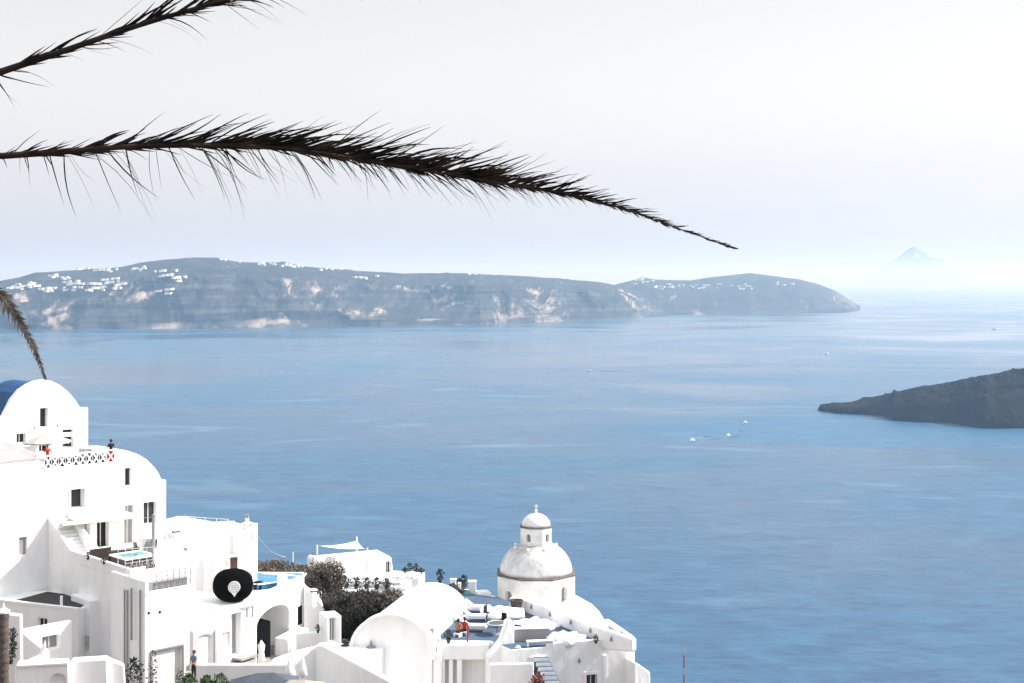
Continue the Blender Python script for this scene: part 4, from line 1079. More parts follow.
def person(loc, rz, label, pose='stand', shirt=M_SHIRTB, trousers=M_TROU, skin=M_SKIN, hair=M_HAIR, group=None, scale=1.0):
    root = empty('person', loc, label, 'person', group, rz=rz); root.scale = (scale,)*3
    # x = side, -y = facing direction
    if pose == 'stand':
        hip = .95; k = [(s*.10, -.02, .50) for s in (-1, 1)]; f = [(s*.11, .02, .08) for s in (-1, 1)]; toe = [(s*.12, -.14, .04) for s in (-1, 1)]
        el = [(-.30, .02, 1.12), (.27, -.10, 1.12)]; ha = [(-.28, -.06, .88), (.20, -.32, 1.08)]; lean = 0
    else:
        hip = .45; k = [(s*.13, -.42, .52) for s in (-1, 1)]; f = [(s*.13, -.46, .08) for s in (-1, 1)]; toe = [(s*.14, -.62, .04) for s in (-1, 1)]
        el = [(-.29, -.06, .66), (.29, -.12, .66)]; ha = [(-.16, -.32, .60), (.18, -.36, .60)]; lean = .03
    T = hip+.52
    H = [(s*.10, 0, hip-.04) for s in (-1, 1)]; S = [(s*.18, -lean, T-.06) for s in (-1, 1)]
    ch = [[('pel', (0, 0, hip), .13), ('wa', (0, -.01, hip+.2), .115), ('che', (0, -lean, hip+.40), .135), ('nk', (0, -lean-.01, T+.02), .055), ('nk2', (0, -lean-.02, T+.08), .055), ('hd', (0, -lean-.03, T+.19), .098), ('cr', (0, -lean-.02, T+.27), .07)]]
    for i, s in enumerate('lr'):
        ch.append([('pel', 0, 0), ('h'+s, H[i], .085), ('k'+s, k[i], .058), ('a'+s, f[i], .04), ('t'+s, toe[i], .035)])
        ch.append([('che', 0, 0), ('s'+s, S[i], .055), ('e'+s, el[i], .038), ('w'+s, tuple(Vector(el[i]).lerp(Vector(ha[i]), .85)), .028), ('f'+s, ha[i], .035), ('g'+s, tuple(Vector(ha[i])+(Vector(ha[i])-Vector(el[i])).normalized()*.09), .018)])
    me = limb_mesh(ch, 'body'); link_mesh('body', me, skin, root, world=False)
    # clothes follow the same skeleton, slightly larger
    c2 = [[('pel', (0, 0, hip+.03), .145), ('wa', (0, -.01, hip+.2), .135), ('che', (0, -lean, hip+.40), .155), ('cn', (0, -lean, T-.01), .08)]]
    for i, s in enumerate('lr'): c2.append([('che', 0, 0), ('s'+s, S[i], .075), ('m'+s, tuple(Vector(S[i]).lerp(Vector(el[i]), .7)), .055)])
    link_mesh('shirt', limb_mesh(c2, 'shirt'), shirt, root, world=False)
    c3 = [[('pel', (0, 0, hip-.02), .15), ('w', (0, 0, hip+.06), .13)]]
    for i, s in enumerate('lr'): c3.append([('pel', 0, 0), ('h'+s, H[i], .10), ('k'+s, k[i], .075), ('a'+s, tuple(Vector(k[i]).lerp(Vector(f[i]), .8)), .055)])
    link_mesh('trousers', limb_mesh(c3, 'trousers'), trousers, root, world=False)
    b = new(); bmesh.ops.create_uvsphere(b, u_segments=14, v_segments=10, radius=.115, matrix=Matrix.Translation((0, -lean+.005, T+.21)) @ Matrix.Diagonal((.95, 1.1, 1.12, 1)))
    bmesh.ops.delete(b, geom=[v for v in b.verts if v.co.y < -lean-.05 and v.co.z < T+.24], context='VERTS')
    link_mesh('hair', mesh(b, 'hair', True), hair, root, world=False)
    # face
    b = new()
    for sx in (-.035, .035): bmesh.ops.create_uvsphere(b, u_segments=6, v_segments=5, radius=.012, matrix=Matrix.Translation((sx, -lean-.118, T+.2)))
    link_mesh('eyes', mesh(b), hair, root, world=False)
    b = new(); bar(b, (0, -lean-.11, T+.2), (0, -lean-.145, T+.165), .012, 5, .018); link_mesh('nose', mesh(b), skin, root, world=False)
    return root
c = PB.off(-.55).pt(111, 462); c.z = zT
person(c, R(44+180), 'person in black standing by the red cloth at the end of the terrace railing', shirt=M_BLKCL, trousers=M_BLKCL, skin=M_SKIN2, scale=1.03)
c = PB.off(-1.5).pt(47.5, 462); c.z = zT
person(c, R(44), 'person in red under the parasol on the upper terrace', shirt=M_REDCL, trousers=M_BLKCL, scale=.97)
c = P(194, 660, 89.3); c.z = 204.32
person(c, R(-30), 'person in a blue-grey shirt and dark trousers walking beside the white doorway', scale=1.06)
# seated pair on the flat roof right of the vault
zs_ = P(460, 641, 93).z
h = Bld('seat_wall', P(460, 645, 93), 'flat white roof edge where two people sit, right of the big barrel vault', 'wall')
h.block([tuple(P(437, 640, 91.6)[:2]), tuple(P(489, 640, 91.6)[:2]), tuple(P(474, 640, 98)[:2]), tuple(P(452, 640, 98)[:2])], P(460, 645.5, 91.5).z-.6, P(460, 645.5, 91.5).z); h.done(.04)
zz = P(460, 645.5, 91.5).z
c = P(458, 640, 93.5); c.z = zz-.02
person(c, R(150), 'tanned person sitting on the roof edge, left one of the seated pair', 'sit', M_SKIN2, M_BLKCL, M_SKIN2)
c = P(464.5, 640, 93.9); c.z = zz-.02
person(c, R(165), 'person in a red top sitting on the roof edge, right one of the seated pair', 'sit', M_REDCL, M_BLKCL, M_SKIN2)
def stool(c, rz, label):
    root = empty('stool', c, label, 'stool', 'stools under the seated pair', rz=rz)
    lpart('seat', M_WHITE, root, (-.22, .22, -.2, .2, .26, .33)); 
    for sx in (-.18, .18): lpart('leg', M_WHITE, root, (sx-.03, sx+.03, -.18, .18, 0, .258))
stool((P(458, 640, 93.5).x, 93.5, zz), R(150), 'low white stool under the left one of the seated pair')
stool((P(464.5, 640, 93.9).x, 93.9, zz), R(165), 'low white stool under the right one of the seated pair')
root = empty('wooden_post', P(467.5, 645, 92.3), 'short reddish wooden post beside the seated pair', 'post')
b = new(); bar(b, P(467.5, 645.5, 92.3), P(467.5, 624.5, 92.3), .06, 8); bar(b, P(466.3, 645.5, 92.4), P(468.7, 634, 92.25), .03, 6); part('shaft', b, mat('red_brown_wood', (.22, .07, .05), .7), root)
def leaf_plant(c, h_, r, n, label, name='potted_plant', m=None, pot=True, cat='plant', seed=0, group=None, leaf=.12):
    rnd = random.Random(seed); c = Vector(c); root = empty(name, c, label, cat, group)
    ph = 0
    if pot:
        ph = h_*.3; b = new(); lathe(b, c, [(r*.35, 0), (r*.5, ph*.8), (r*.56, ph), (r*.4, ph), (0, ph*.8)], 12); part('pot', b, M_TERRA, root)
    b = new()
    for i in range(n):
        t = rnd.uniform(0, 2*math.pi); f = rnd.random()**.5; z = rnd.random()
        p = c+Vector((math.cos(t)*r*f*math.sin(math.pi*(.15+.8*z)), math.sin(t)*r*f*math.sin(math.pi*(.15+.8*z)), ph+(h_-ph)*z))
        d = Vector((rnd.gauss(0, 1), rnd.gauss(0, 1), rnd.gauss(.3, 1))).normalized()*leaf*rnd.uniform(.6, 1.4); s_ = d.orthogonal().normalized()*leaf*.35
        v = [b.verts.new(q) for q in (p, p+d*.5+s_, p+d, p+d*.5-s_)]; b.faces.new(v)
    part('foliage', b, m or M_LEAFD, root)
    b = new(); bar(b, c+Vector((0, 0, ph*.8)), c+Vector((0, 0, h_*.7)), .02, 5, .008); part('stem', b, M_BROWN, root)
    return root
M_LEAFD = mat('dark_leaves', (.018, .026, .015), .7, var=.5, vscale=4)
M_LEAFG = mat('green_leaves', (.05, .09, .035), .7, var=.5, vscale=4)
M_SHRUB = mat('dry_shrub', (.20, .17, .145), .9, col2=(.065, .06, .05), vscale=1.3)
M_SHRUB2 = mat('dark_shrub', (.11, .10, .085), .9, col2=(.035, .035, .028), vscale=1.3)
leaf_plant(P(134, 690, 86), 1.9, .7, 240, 'dark leafy shrub at the foot of the balcony tower, lower left', seed=1, pot=False, leaf=.2)
leaf_plant(P(153, 683, 89.5)+Vector((0, 0, -.3)), 2.4, .3, 80, 'thin dark climbing vine left of the framed portal', 'climbing_vine', seed=2, pot=False, leaf=.16)
leaf_plant(P(179.5, 690, 90)+Vector((0, 0, -.3)), 1.7, .2, 45, 'thin dark vine at the right jamb of the framed portal', 'climbing_vine', seed=3, pot=False, leaf=.16)
for i, (x, y, hh, lb) in enumerate(((189, 690, .9, 'green shrub at the bottom edge just below the walking person'), (207, 694, 1.0, 'small green shrub at the bottom edge, middle of three'), (220, 694, 1.15, 'spiky green shrub at the bottom edge, left of the slate canvas roof'))):
    leaf_plant(P(x, y, 81), hh, .5, 260, lb, 'shrub', M_LEAFG, False, 'shrub', 10+i, 'shrubs along the bottom edge', .2)
for i, (x, y, lb) in enumerate(((12.5, 640, 'uppermost dark potted plant beside the palm trunk'), (13, 652, 'middle dark potted plant beside the palm trunk'), (11, 662, 'lowest dark potted plant beside the palm trunk'))):
    leaf_plant(P(x, y+2, 84.5), .8, .28, 90, lb, seed=20+i, group='potted plants by the palm trunk', leaf=.14)
leaf_plant(P(448.5, 643, 91.9), .85, .3, 110, 'small dark potted plant on the roof edge left of the seated pair', seed=31, leaf=.14)
root = empty('flower_pot', P(537, 690, 88), 'red and pink flowering plant at the foot of the blue-shaded steps', 'plant')
rnd = random.Random(5); b = new(); b2 = new()
for i in range(200):
    p = P(537, 678, 88)+Vector((rnd.gauss(0, .17), rnd.gauss(0, .15), rnd.gauss(-.1, .22))); bb = b2 if rnd.random() < .45 else b
    d = Vector((rnd.gauss(0, 1), rnd.gauss(0, 1), rnd.gauss(0, 1))).normalized()*.13; s_ = d.orthogonal().normalized()*.06
    bb.faces.new([bb.verts.new(q) for q in (p-s_, p+d, p+s_, p-d*.4)])
part('foliage', b, M_LEAFD, root); part('flowers', b2, mat('pink_red_petals', (.55, .10, .09), .8), root)
b = new(); bar(b, P(537, 700, 88), P(537, 676, 88), .03); part('stem', b, M_BROWN, root)

# =====================================================================  dry shrubs between the houses
def bush(c, rx, ry, rz_, n, label, m, seed, leaf=.22, group='dry shrubs between the houses'):
    rnd = random.Random(seed); c = Vector(c)
    root = empty('dry_shrub', (c.x, c.y, c.z-rz_), label, 'shrub', group)
    lobes = [(Vector((rnd.uniform(-.6, .6)*rx, rnd.uniform(-.5, .5)*ry, rnd.uniform(-.3, .38)*rz_)), rnd.uniform(.36, .62)) for _ in range(11)]
    b = new()
    for i in range(int(n*1.4)):
        lc, lr = rnd.choice(lobes)
        d = Vector((rnd.gauss(0, 1), rnd.gauss(0, 1), rnd.gauss(0, 1))).normalized()
        f = rnd.uniform(.72, 1.06) if rnd.random() < .93 else rnd.uniform(1.0, 1.22)
        p = c+lc+Vector((d.x*rx*lr*f, d.y*ry*lr*f, d.z*rz_*lr*f))
        out = (d+Vector((rnd.gauss(0, .6), rnd.gauss(0, .6), rnd.gauss(.3, .6)))).normalized()*leaf*rnd.uniform(.6, 1.5)
        s_ = out.cross(Vector((rnd.gauss(0, 1), rnd.gauss(0, 1), rnd.gauss(0, 1)))).normalized()*leaf*.28
        b.faces.new([b.verts.new(q) for q in (p-s_, p+out*.5-s_*.6, p+out, p+out*.5+s_*.6, p+s_)])
    part('foliage', b, m, root)
    b = new()
    for i in range(6):
        lc, lr = lobes[i]; base = c+Vector((rnd.uniform(-.2, .2), rnd.uniform(-.2, .2), -rz_*1.3)); tube(b, [base, base.lerp(c+lc, .5)+Vector((0, 0, .1)), c+lc], [.09, .06, .03], 5)
    part('branch', b, M_BROWN, root)
bush(P(286, 576, 118), 2.7, 2.2, 1.5, 5200, 'broad dry brown shrub behind the swimming pool', M_SHRUB, 1)
bush(P(321, 581, 116), 1.8, 2.0, 1.9, 4600, 'tall dry brown shrub between the pool and the white sail terrace', M_SHRUB, 2)
bush(P(348, 609, 110), 2.8, 2.0, 1.6, 6000, 'large rounded dark shrub above the small door house', M_SHRUB2, 3)
bush(P(378, 605, 111), 2.0, 1.8, 1.25, 4600, 'grey-brown shrub just left of the barrel vault top', M_SHRUB, 4)
bush(P(356, 628, 104), 2.2, 1.6, 1.7, 4200, 'black-green shrub in the shade beside the barrel vault gable', mat('shade_shrub', (.018, .02, .016), .9), 5)
bush(P(343, 612, 108), 1.5, 1.6, 1.7, 3200, 'dark shrub next to the curved sloping shoulder wall', M_SHRUB2, 6)

# =====================================================================  sail terrace
PX = Plane(325, 562, 124, 26)
h = Bld('sail_terrace_house', PX.at(2, 196), 'long low white house under the shade sail, with a dark doorway at its right')
h.solid(PX, [(318, 563.5), (320, 561), (325, 562), (389, 555.8), (390.5, 557), (391.5, 558), (393.5, 575), (393.5, 600), (318, 600)], 3.2)
h.door(PX, 386, 561.5, 391, 573, .4, m=M_DARK); h.done()
zX = PX.pt(392, 573.5).z
h = Bld('sail_terrace', PZ(370, 580, zX-.2), 'pale terrace with a white edge in front of the long low house', 'terrace')
TX = [PZ(322, 590, 203.58), PZ(372, 592, 203.58), PZ(404, 592, 203.58), PZ(412, 580, 203.58), PZ(330, 580, 203.58)]
h.block([tuple(p[:2]) for p in TX], 185, 203.58)
TY = [PZ(372, 578.5, zX), PZ(419, 578.0, zX), PZ(425, 572.5, zX), PZ(394, 570.5, zX)]
h.block([tuple(p[:2]) for p in TY], zX-3, zX); h.done(.05)
# triangular shade sail
root = empty('shade_sail', P(345, 560, 122), 'white triangular shade sail stretched between slim posts', 'shade sail')
b = new(); A_, B_, C_ = P(320.5, 545.8, 121), P(357, 540.8, 122.5), P(364, 548.6, 120)
N = 8; g = {}
for i in range(N+1):
    for j in range(N+1-i):
        u, v = i/N, j/N; w_ = 1-u-v; p = A_*w_+B_*u+C_*v; p.z -= .35*(4*u*w_+4*v*w_+2*u*v)*.35; g[i, j] = b.verts.new(p)
for i in range(N):
    for j in range(N-i):
        b.faces.new((g[i, j], g[i+1, j], g[i, j+1]))
        if i+j < N-1: b.faces.new((g[i+1, j], g[i+1, j+1], g[i, j+1]))
o = part('canvas', b, M_SHEET, root); s_ = o.modifiers.new('t', 'SOLIDIFY'); s_.thickness = .03
for (x, y0, y1, Y) in ((317, 545, 566, 121.5), (356.8, 537, 572, 122.6), (367.3, 548, 580, 119.5)):
    b = new(); bar(b, P(x, y1, Y), P(x, y0, Y), .07, 8); part('post', b, M_FRAMEW, root)
b = new(); bar(b, P(317, 545.5, 121.5), A_, .015, 4); bar(b, P(367.3, 548.5, 119.5), C_, .015, 4); part('rope', b, M_METAL, root)
for (x, y0, y1, Y, lb) in ((313, 548, 566, 124, 'short dark mast beside the left post of the shade sail'), (293, 552, 562, 124, 'short white stick post above the brown shrub')):
    root = empty('mast', P(x, y1, Y), lb, 'mast'); b = new(); bar(b, P(x, y1, Y), P(x, y0, Y), .05, 6); part('shaft', b, M_GMETAL if x > 300 else M_FRAMEW, root)
b = new()
pp = [P(255, 532, 110).lerp(P(286, 557, 123), t/8)-Vector((0, 0, .5*math.sin(math.pi*t/8))) for t in range(9)]
tube(b, pp, [.02]*9, 4); tag(part('cable', b, M_METAL, None), 'thin pale cable slanting from the drum house down to the brown shrub', 'cable')
# loungers with white covers and dark gaps
def lounger(loc, rz, label, group, m, fm=None):
    root = empty('sun_lounger', loc, label, 'sun lounger', group, rz=rz); fm = fm or M_FRAMEW
    lpart('mattress', m, root, (-.35, .35, -.9, .35, .34, .46), bevel=.03)
    b = new(); bmesh.ops.create_cube(b, size=1, matrix=Matrix.Translation((0, .62, .62)) @ Matrix.Rotation(R(38), 4, 'X') @ Matrix.Diagonal((.7, .78, .1, 1))); link_mesh('backrest', mesh(b), m, root, world=False)
    lpart('frame', fm, root, (-.36, .36, -.95, .95, .25, .335))
    for sx in (-.3, .3):
        for sy in (-.8, .8): lpart('leg', fm, root, (sx-.03, sx+.03, sy-.03, sy+.03, 0, .248))
    return root
zl_ = 203.6
proto = None
def cl(k): return ['first', 'second', 'third', 'fourth', 'fifth', 'sixth', 'seventh', 'eighth'][k]
for i in range(6):
    c = PZ(341+10.2*i, 584.5+.4*i, zl_+.0); lb = cl(i)+' white lounger from the left in the row below the sail terrace'
    if proto is None: proto = lounger(c, R(35), lb, 'white loungers below the sail terrace', M_SHEET)
    else:
        o = copy_tree(proto); o.location = c; o['label'] = lb
for i in range(5):
    c = PZ(346+10.2*i, 588+.4*i, zl_)
    leaf_plant(c, .95, .42, 120, cl(i)+' dark potted bush from the left in front of the white loungers', seed=50+i, group='dark bushes in front of the white loungers', leaf=.16)
for i, (x, y) in enumerate(((405, 570.5), (410, 571), (416, 570), (421, 571.5))):
    c = PZ(x, y+4, zX)
    leaf_plant(c, [.6, 1.1, .9, .7][i], .28, 90, cl(i)+' dark spiky plant from the left on the far terrace corner', seed=60+i, group='spiky plants on the far terrace corner', leaf=.15)
# small parasols on the far terrace row
for i in range(2):
    c = PZ(398+14*i, 589, zl_); parasol('low_parasol', c, .85, 1.5, ('low white parasol left of its twin, in front of the far terrace edge', 'low white parasol right of its twin, just behind the vault top')[i], M_SHEET, 'low white parasols by the far terrace')

# --- terrace behind the vault: hot tub, teal loungers, pillars
zB = P(470, 602, 108).z
h = Bld('rear_terrace', PZ(470, 602, zB), 'white terrace with teal loungers behind the barrel vault', 'terrace')
h.block([tuple(PZ(x, y, zB)[:2]) for x, y in ((425, 604), (497, 612), (500, 598), (478, 590), (434, 586))], 185, zB); h.done(.05)
b = new(); prism(b, [tuple(PZ(x, y, zB+.02)[:2]) for x, y in ((452, 600), (492, 608), (495, 600), (478, 593), (456, 591))], zB+.004, zB+.02); h.part('floor', b, M_FLOORB)
for (x0, x1, y0, y1, Y, lb) in ((450.5, 456, 580, 592, 111, 'short square white pillar behind the vault, left one'), (468.5, 476, 582, 597, 109.5, 'tall square white pillar behind the vault, next to the white hot tub'), (458, 461, 584, 594, 111, 'thin white pillar between the two square ones behind the vault')):
    c = P((x0+x1)/2, y1, Y); root = empty('white_pillar', c, lb, 'pillar'); w_ = (x1-x0)/F*Y/2; hh = (y1-y0)/F*Y
    b = new(); lb_ = [(-w_, -w_), (w_, -w_), (w_, w_), (-w_, w_)]; prism(b, [(c.x+x, c.y+y) for x, y in lb_], c.z-1, c.z+hh); part('shaft', b, M_WHITE, root, bevel=.04)
    b = new(); prism(b, [(c.x+x*1.12, c.y+y*1.12) for x, y in lb_], c.z+hh+.003, c.z+hh+.09); part('cap', b, M_WHITE, root)
c = P(483, 601, 107); root = empty('round_tub', c, 'square white tub with a round teal pool on the rear terrace', 'hot tub', rz=R(20))
lpart('cabinet', M_FRAMEW, root, (-.5, .5, -.5, .5, 0, .72), bevel=.03)
b = new(); lathe(b, Vector((0, 0, .73)), [(.36, 0), (.36, .03)], 20); link_mesh('water', mesh(b), M_TEAL, root, world=False)
b = new(); lathe(b, Vector((0, 0, .70)), [(.37, 0), (.44, 0), (.44, .08), (.37, .08)], 20); link_mesh('rim', mesh(b), M_FRAMEW, root, world=False)
M_TEALC = mat('teal_fabric', (.10, .30, .30), .8, var=.3, vscale=6)
for i, (x, y) in enumerate(((476, 604), (481, 607))):
    lounger(PZ(x, y, zB+.02), R(60), ('teal lounger on the rear terrace, farther from the parasols', 'teal lounger on the rear terrace, nearer the parasols')[i], 'teal loungers on the rear terrace', M_TEALC)
for i, (x, y) in enumerate(((461, 596), (465, 600), (469, 604))):
    lounger(PZ(x, y, zB+.02), R(60), ('black lounger behind the vault, farthest of three', 'black lounger behind the vault, middle of three', 'black lounger behind the vault, nearest of three')[i], 'black loungers behind the vault', M_BLKCL, M_FRAMEW)
for i, (x, y) in enumerate(((464, 589), (460, 592), (440, 583))):
    leaf_plant(PZ(x, y, zB), 1.1, .35, 110, ('dark plant between the pillars, right one', 'dark plant between the pillars, left one', 'dark plant at the far corner behind the vault top')[i], seed=70+i, leaf=.18)

# --- white cloth parasols on the shaded terrace
def cloth_parasol(c, r, hgt, label, seed, rz=0):
    "slack square parasol whose cloth hangs in folds"
    rnd = random.Random(seed); root = empty('cloth_parasol', c, label, 'parasol', 'slack white parasols on the shaded terrace', rz=rz)
    b = new(); n = 40; rings = []
    ph = [rnd.uniform(0, 6.28) for _ in range(4)]
    for k_ in range(7):
        f = (k_+1)/6; ring = []
        for j in range(n):
            t = 2*math.pi*j/n; sq = 1/max(abs(math.cos(t)), abs(math.sin(t)))**.55
            rr = r*min(f, 1)*sq*(1+.06*math.sin(5*t+ph[0]))
            z = hgt-.16*r*f-.09*f*abs(math.sin(4*t+ph[1]))-.04*math.sin(9*t+ph[2])*f
            if k_ == 6: rr *= .985/1.0; z = hgt-.16*r-.35-.12*abs(math.sin(3*t+ph[3]))
            if k_ == 6: rr = r*sq*(1+.03*math.sin(11*t))
            ring.append(b.verts.new((rr*math.cos(t), rr*math.sin(t), z)))
        rings.append(ring)
    tp = b.verts.new((0, 0, hgt+.02))
    for j in range(n): b.faces.new((tp, rings[0][j], rings[0][(j+1) % n]))
    for a_, c_ in zip(rings, rings[1:]):
        for j in range(n): b.faces.new((a_[j], a_[(j+1) % n], c_[(j+1) % n], c_[j]))
    o = link_mesh('canopy', mesh(b, 'canopy', True), M_SHEET, root, world=False); s_ = o.modifiers.new('t', 'SOLIDIFY'); s_.thickness = .012
    b = new(); bar(b, (0, 0, 0), (0, 0, hgt), .035, 8); link_mesh('pole', mesh(b), M_FRAMEW, root, world=False)
    b = new(); lathe(b, Vector((0, 0, 0)), [(.35, 0), (.35, .08), (.05, .12)], 12); link_mesh('base', mesh(b), M_DOORG, root, world=False)
    return root
for i, (x, y, Y, r, hh, lb) in enumerate(((503, 612, 99, 1.45, 1.9, 'slack white parasol nearest the church, at the back of the shaded terrace'), (533, 624.5, 95.5, 1.3, 1.7, 'slack white parasol in the middle of the shaded terrace'), (566, 638, 92.6, 1.15, 1.35, 'slack white parasol at the front right of the shaded terrace'), (549, 626.5, 96.5, .8, 1.35, 'smallest slack white parasol, between the middle and front right ones'))):
    c = P(x, y, Y); c.z = zG+.02; cloth_parasol(c, r, c.z*0+(P(x, y, Y).z+.35-zG), lb, 80+i, R(20+15*i))
def table(c, r, h_, label, m=M_FRAMEW, group=None):
    root = empty('round_table', c, label, 'table', group); c = Vector(c)
    b = new(); lathe(b, c+Vector((0, 0, h_-.05)), [(r, 0), (r, .05)], 24); part('tabletop', b, m, root)
    b = new(); bar(b, c, c+Vector((0, 0, h_-.051)), .05); part('pedestal', b, M_GMETAL, root); b = new(); lathe(b, c, [(r*.6, 0), (.05, .06)], 16); part('base', b, M_GMETAL, root)
c = PZ(497, 634, zG+.02); table(c, .62, .75, 'round glass table with a white rim in front of the back parasol', M_GLASS)
b = new(); cc = Vector(c)+Vector((0, 0, .74)); tube(b, [cc+Vector((.64*math.cos(t), .64*math.sin(t), 0)) for t in [2*math.pi*i/24 for i in range(25)]], [.035]*25, 5); tag(part('hoop', b, M_FRAMEW, None), 'white metal hoop around the round glass table', 'hoop')
def chair(c, rz, label, m, group):
    root = empty('cafe_chair', c, label, 'chair', group, rz=rz)
    lpart('seat', m, root, (-.23, .23, -.22, .22, .42, .47)); lpart('backrest', m, root, (-.23, .23, .2, .24, .475, .95))
    for sx in (-.2, .2):
        for sy in (-.19, .19): lpart('leg', M_GMETAL, root, (sx-.02, sx+.02, sy-.02, sy+.02, 0, .418))
for i, (x, y, rz_, lb) in enumerate(((490, 628, 80, 'dark chair left of the round glass table'), (502, 627, -40, 'dark chair behind the round glass table'), (488, 619, 60, 'dark chair farther back from the round glass table'), (517, 640, -20, 'dark chair beside the stair post'))):
    chair(PZ(x, y, zG+.02), R(rz_), lb, M_BLKCL, 'dark chairs on the shaded terrace')
for i, (x, y, lb) in enumerate(((478, 612, 'white lounger at the back left of the shaded terrace'), (475, 621, 'white lounger left of the dark chairs, middle of three'), (473, 631, 'white lounger nearest the seated pair'))):
    lounger(PZ(x, y, zG+.02), R(85), lb, 'white loungers left of the glass table', M_SHEET)
b = new()
root = empty('buffet_counter', PZ(528, 640, zG+.02), 'long pale counter between the stair post and the front parasol', 'counter', rz=R(6))
lpart('cabinet', M_GREYROOF, root, (-1.0, 1.4, -.35, .35, 0, .8)); lpart('counter_top', M_FRAMEW, root, (-1.05, 1.45, -.4, .4, .803, .86))
root = empty('pale_bench', PZ(540, 646, zG+.02), 'low pale bench at the front edge of the shaded terrace', 'bench', rz=R(10))
lpart('seat', M_FRAMEW, root, (-.9, .9, -.2, .2, .3, .38)); lpart('leg', M_FRAMEW, root, (-.85, -.78, -.18, .18, 0, .298)); lpart('leg', M_FRAMEW, root, (.78, .85, -.18, .18, 0, .298))

# striped pole at the bottom right
root = empty('striped_pole', P(684, 700, 90), 'thin grey and faded red striped pole rising from the bottom edge against the sea', 'pole')
base = P(684, 800, 90); top = P(684, 649, 90); n = 24
b = new(); tube(b, [base.lerp(top, i/n) for i in range(n+1)], [.045]*(n+1), 8); o = part('shaft', b, [M_DOORG, mat('faded_red', (.16, .10, .14), .7)], root)
for pl_ in o.data.polygons: pl_.material_index = int(pl_.center.z*1.35) % 2
b = new(); bar(b, Vector((base.x, base.y, hill(base.x, base.y)-1)), base, .06, 8); part('foot', b, M_GMETAL, root)

# =====================================================================  boats
def boat(px, py, L_, rz, label, sail=False, wake=True):
    c = PZ(px, py, 0); root = empty('boat', (c.x, c.y, 0), label, 'boat', 'boats on the caldera', rz=rz)
    b = new(); sec = []
    for k_, (t, w_, zt) in enumerate(((-.5, .16, .10), (-.25, .19, .10), (.1, .18, .11), (.35, .10, .13), (.5, .01, .16))):
        sec.append([b.verts.new((w_*L_, t*L_, zt*L_)), b.verts.new((w_*.6*L_, t*L_, -.02*L_)), b.verts.new((-w_*.6*L_, t*L_, -.02*L_)), b.verts.new((-w_*L_, t*L_, zt*L_))])
    for a_, c_ in zip(sec, sec[1:]):
        for j in range(4): b.faces.new((a_[j], a_[(j+1) % 4], c_[(j+1) % 4], c_[j]))
    b.faces.new(sec[0]); b.faces.new(sec[-1][::-1]); link_mesh('hull', mesh(b), M_FRAMEW, root, world=False)
    b = new(); bmesh.ops.create_cube(b, size=1, matrix=Matrix.Translation((0, -.05*L_, .19*L_)) @ Matrix.Diagonal((.2*L_, .38*L_, .15*L_, 1))); link_mesh('cabin', mesh(b), M_FRAMEW, root, world=False)
    b = new(); bmesh.ops.create_cube(b, size=1, matrix=Matrix.Translation((0, -.05*L_, .2*L_)) @ Matrix.Diagonal((.207*L_, .3*L_, .05*L_, 1))); link_mesh('window', mesh(b), M_GLASS, root, world=False)
    b = new(); bar(b, (0, 0, .1*L_), (0, 0, (.95 if sail else .45)*L_), .012*L_); link_mesh('mast', mesh(b), M_GMETAL, root, world=False)
    if wake:
        b = new()
        for s in (-1, 1):
            pts = []
            for j in range(9):
                t = j/8; w_ = L_*(.2+.22*t); x = s*(L_*.12+L_*1.6*t); y = L_*.3-L_*7*t; pts.append((b.verts.new((x-w_, y, .12)), b.verts.new((x+w_, y, .12))))
            for p, q in zip(pts, pts[1:]): b.faces.new((p[0], p[1], q[1], q[0]))
        link_mesh('wake', mesh(b), M_WAKE, root, world=False)
    return root
M_WAKE = mat('wake_water', (.012, .06, .11), .6, col2=(.10, .2, .28), vscale=.05, spec=.2)
boat(692, 441, 13, R(140), 'larger white boat trailing a wake, lower left of the three together')
boat(728, 436, 12, R(140), 'white boat trailing a wake, middle of the three together')
boat(745, 423, 12, R(130), 'sailing boat farthest right of the three together', True, False)
boat(588.5, 371, 15, R(80), 'small white boat alone in the middle of the sea')
boat(826.5, 354, 17, R(30), 'dark sailing boat alone in the bright water above the lava island', True, False)
boat(994, 329.5, 26, R(60), 'pale boat near the right edge in the brightest water', True, False)

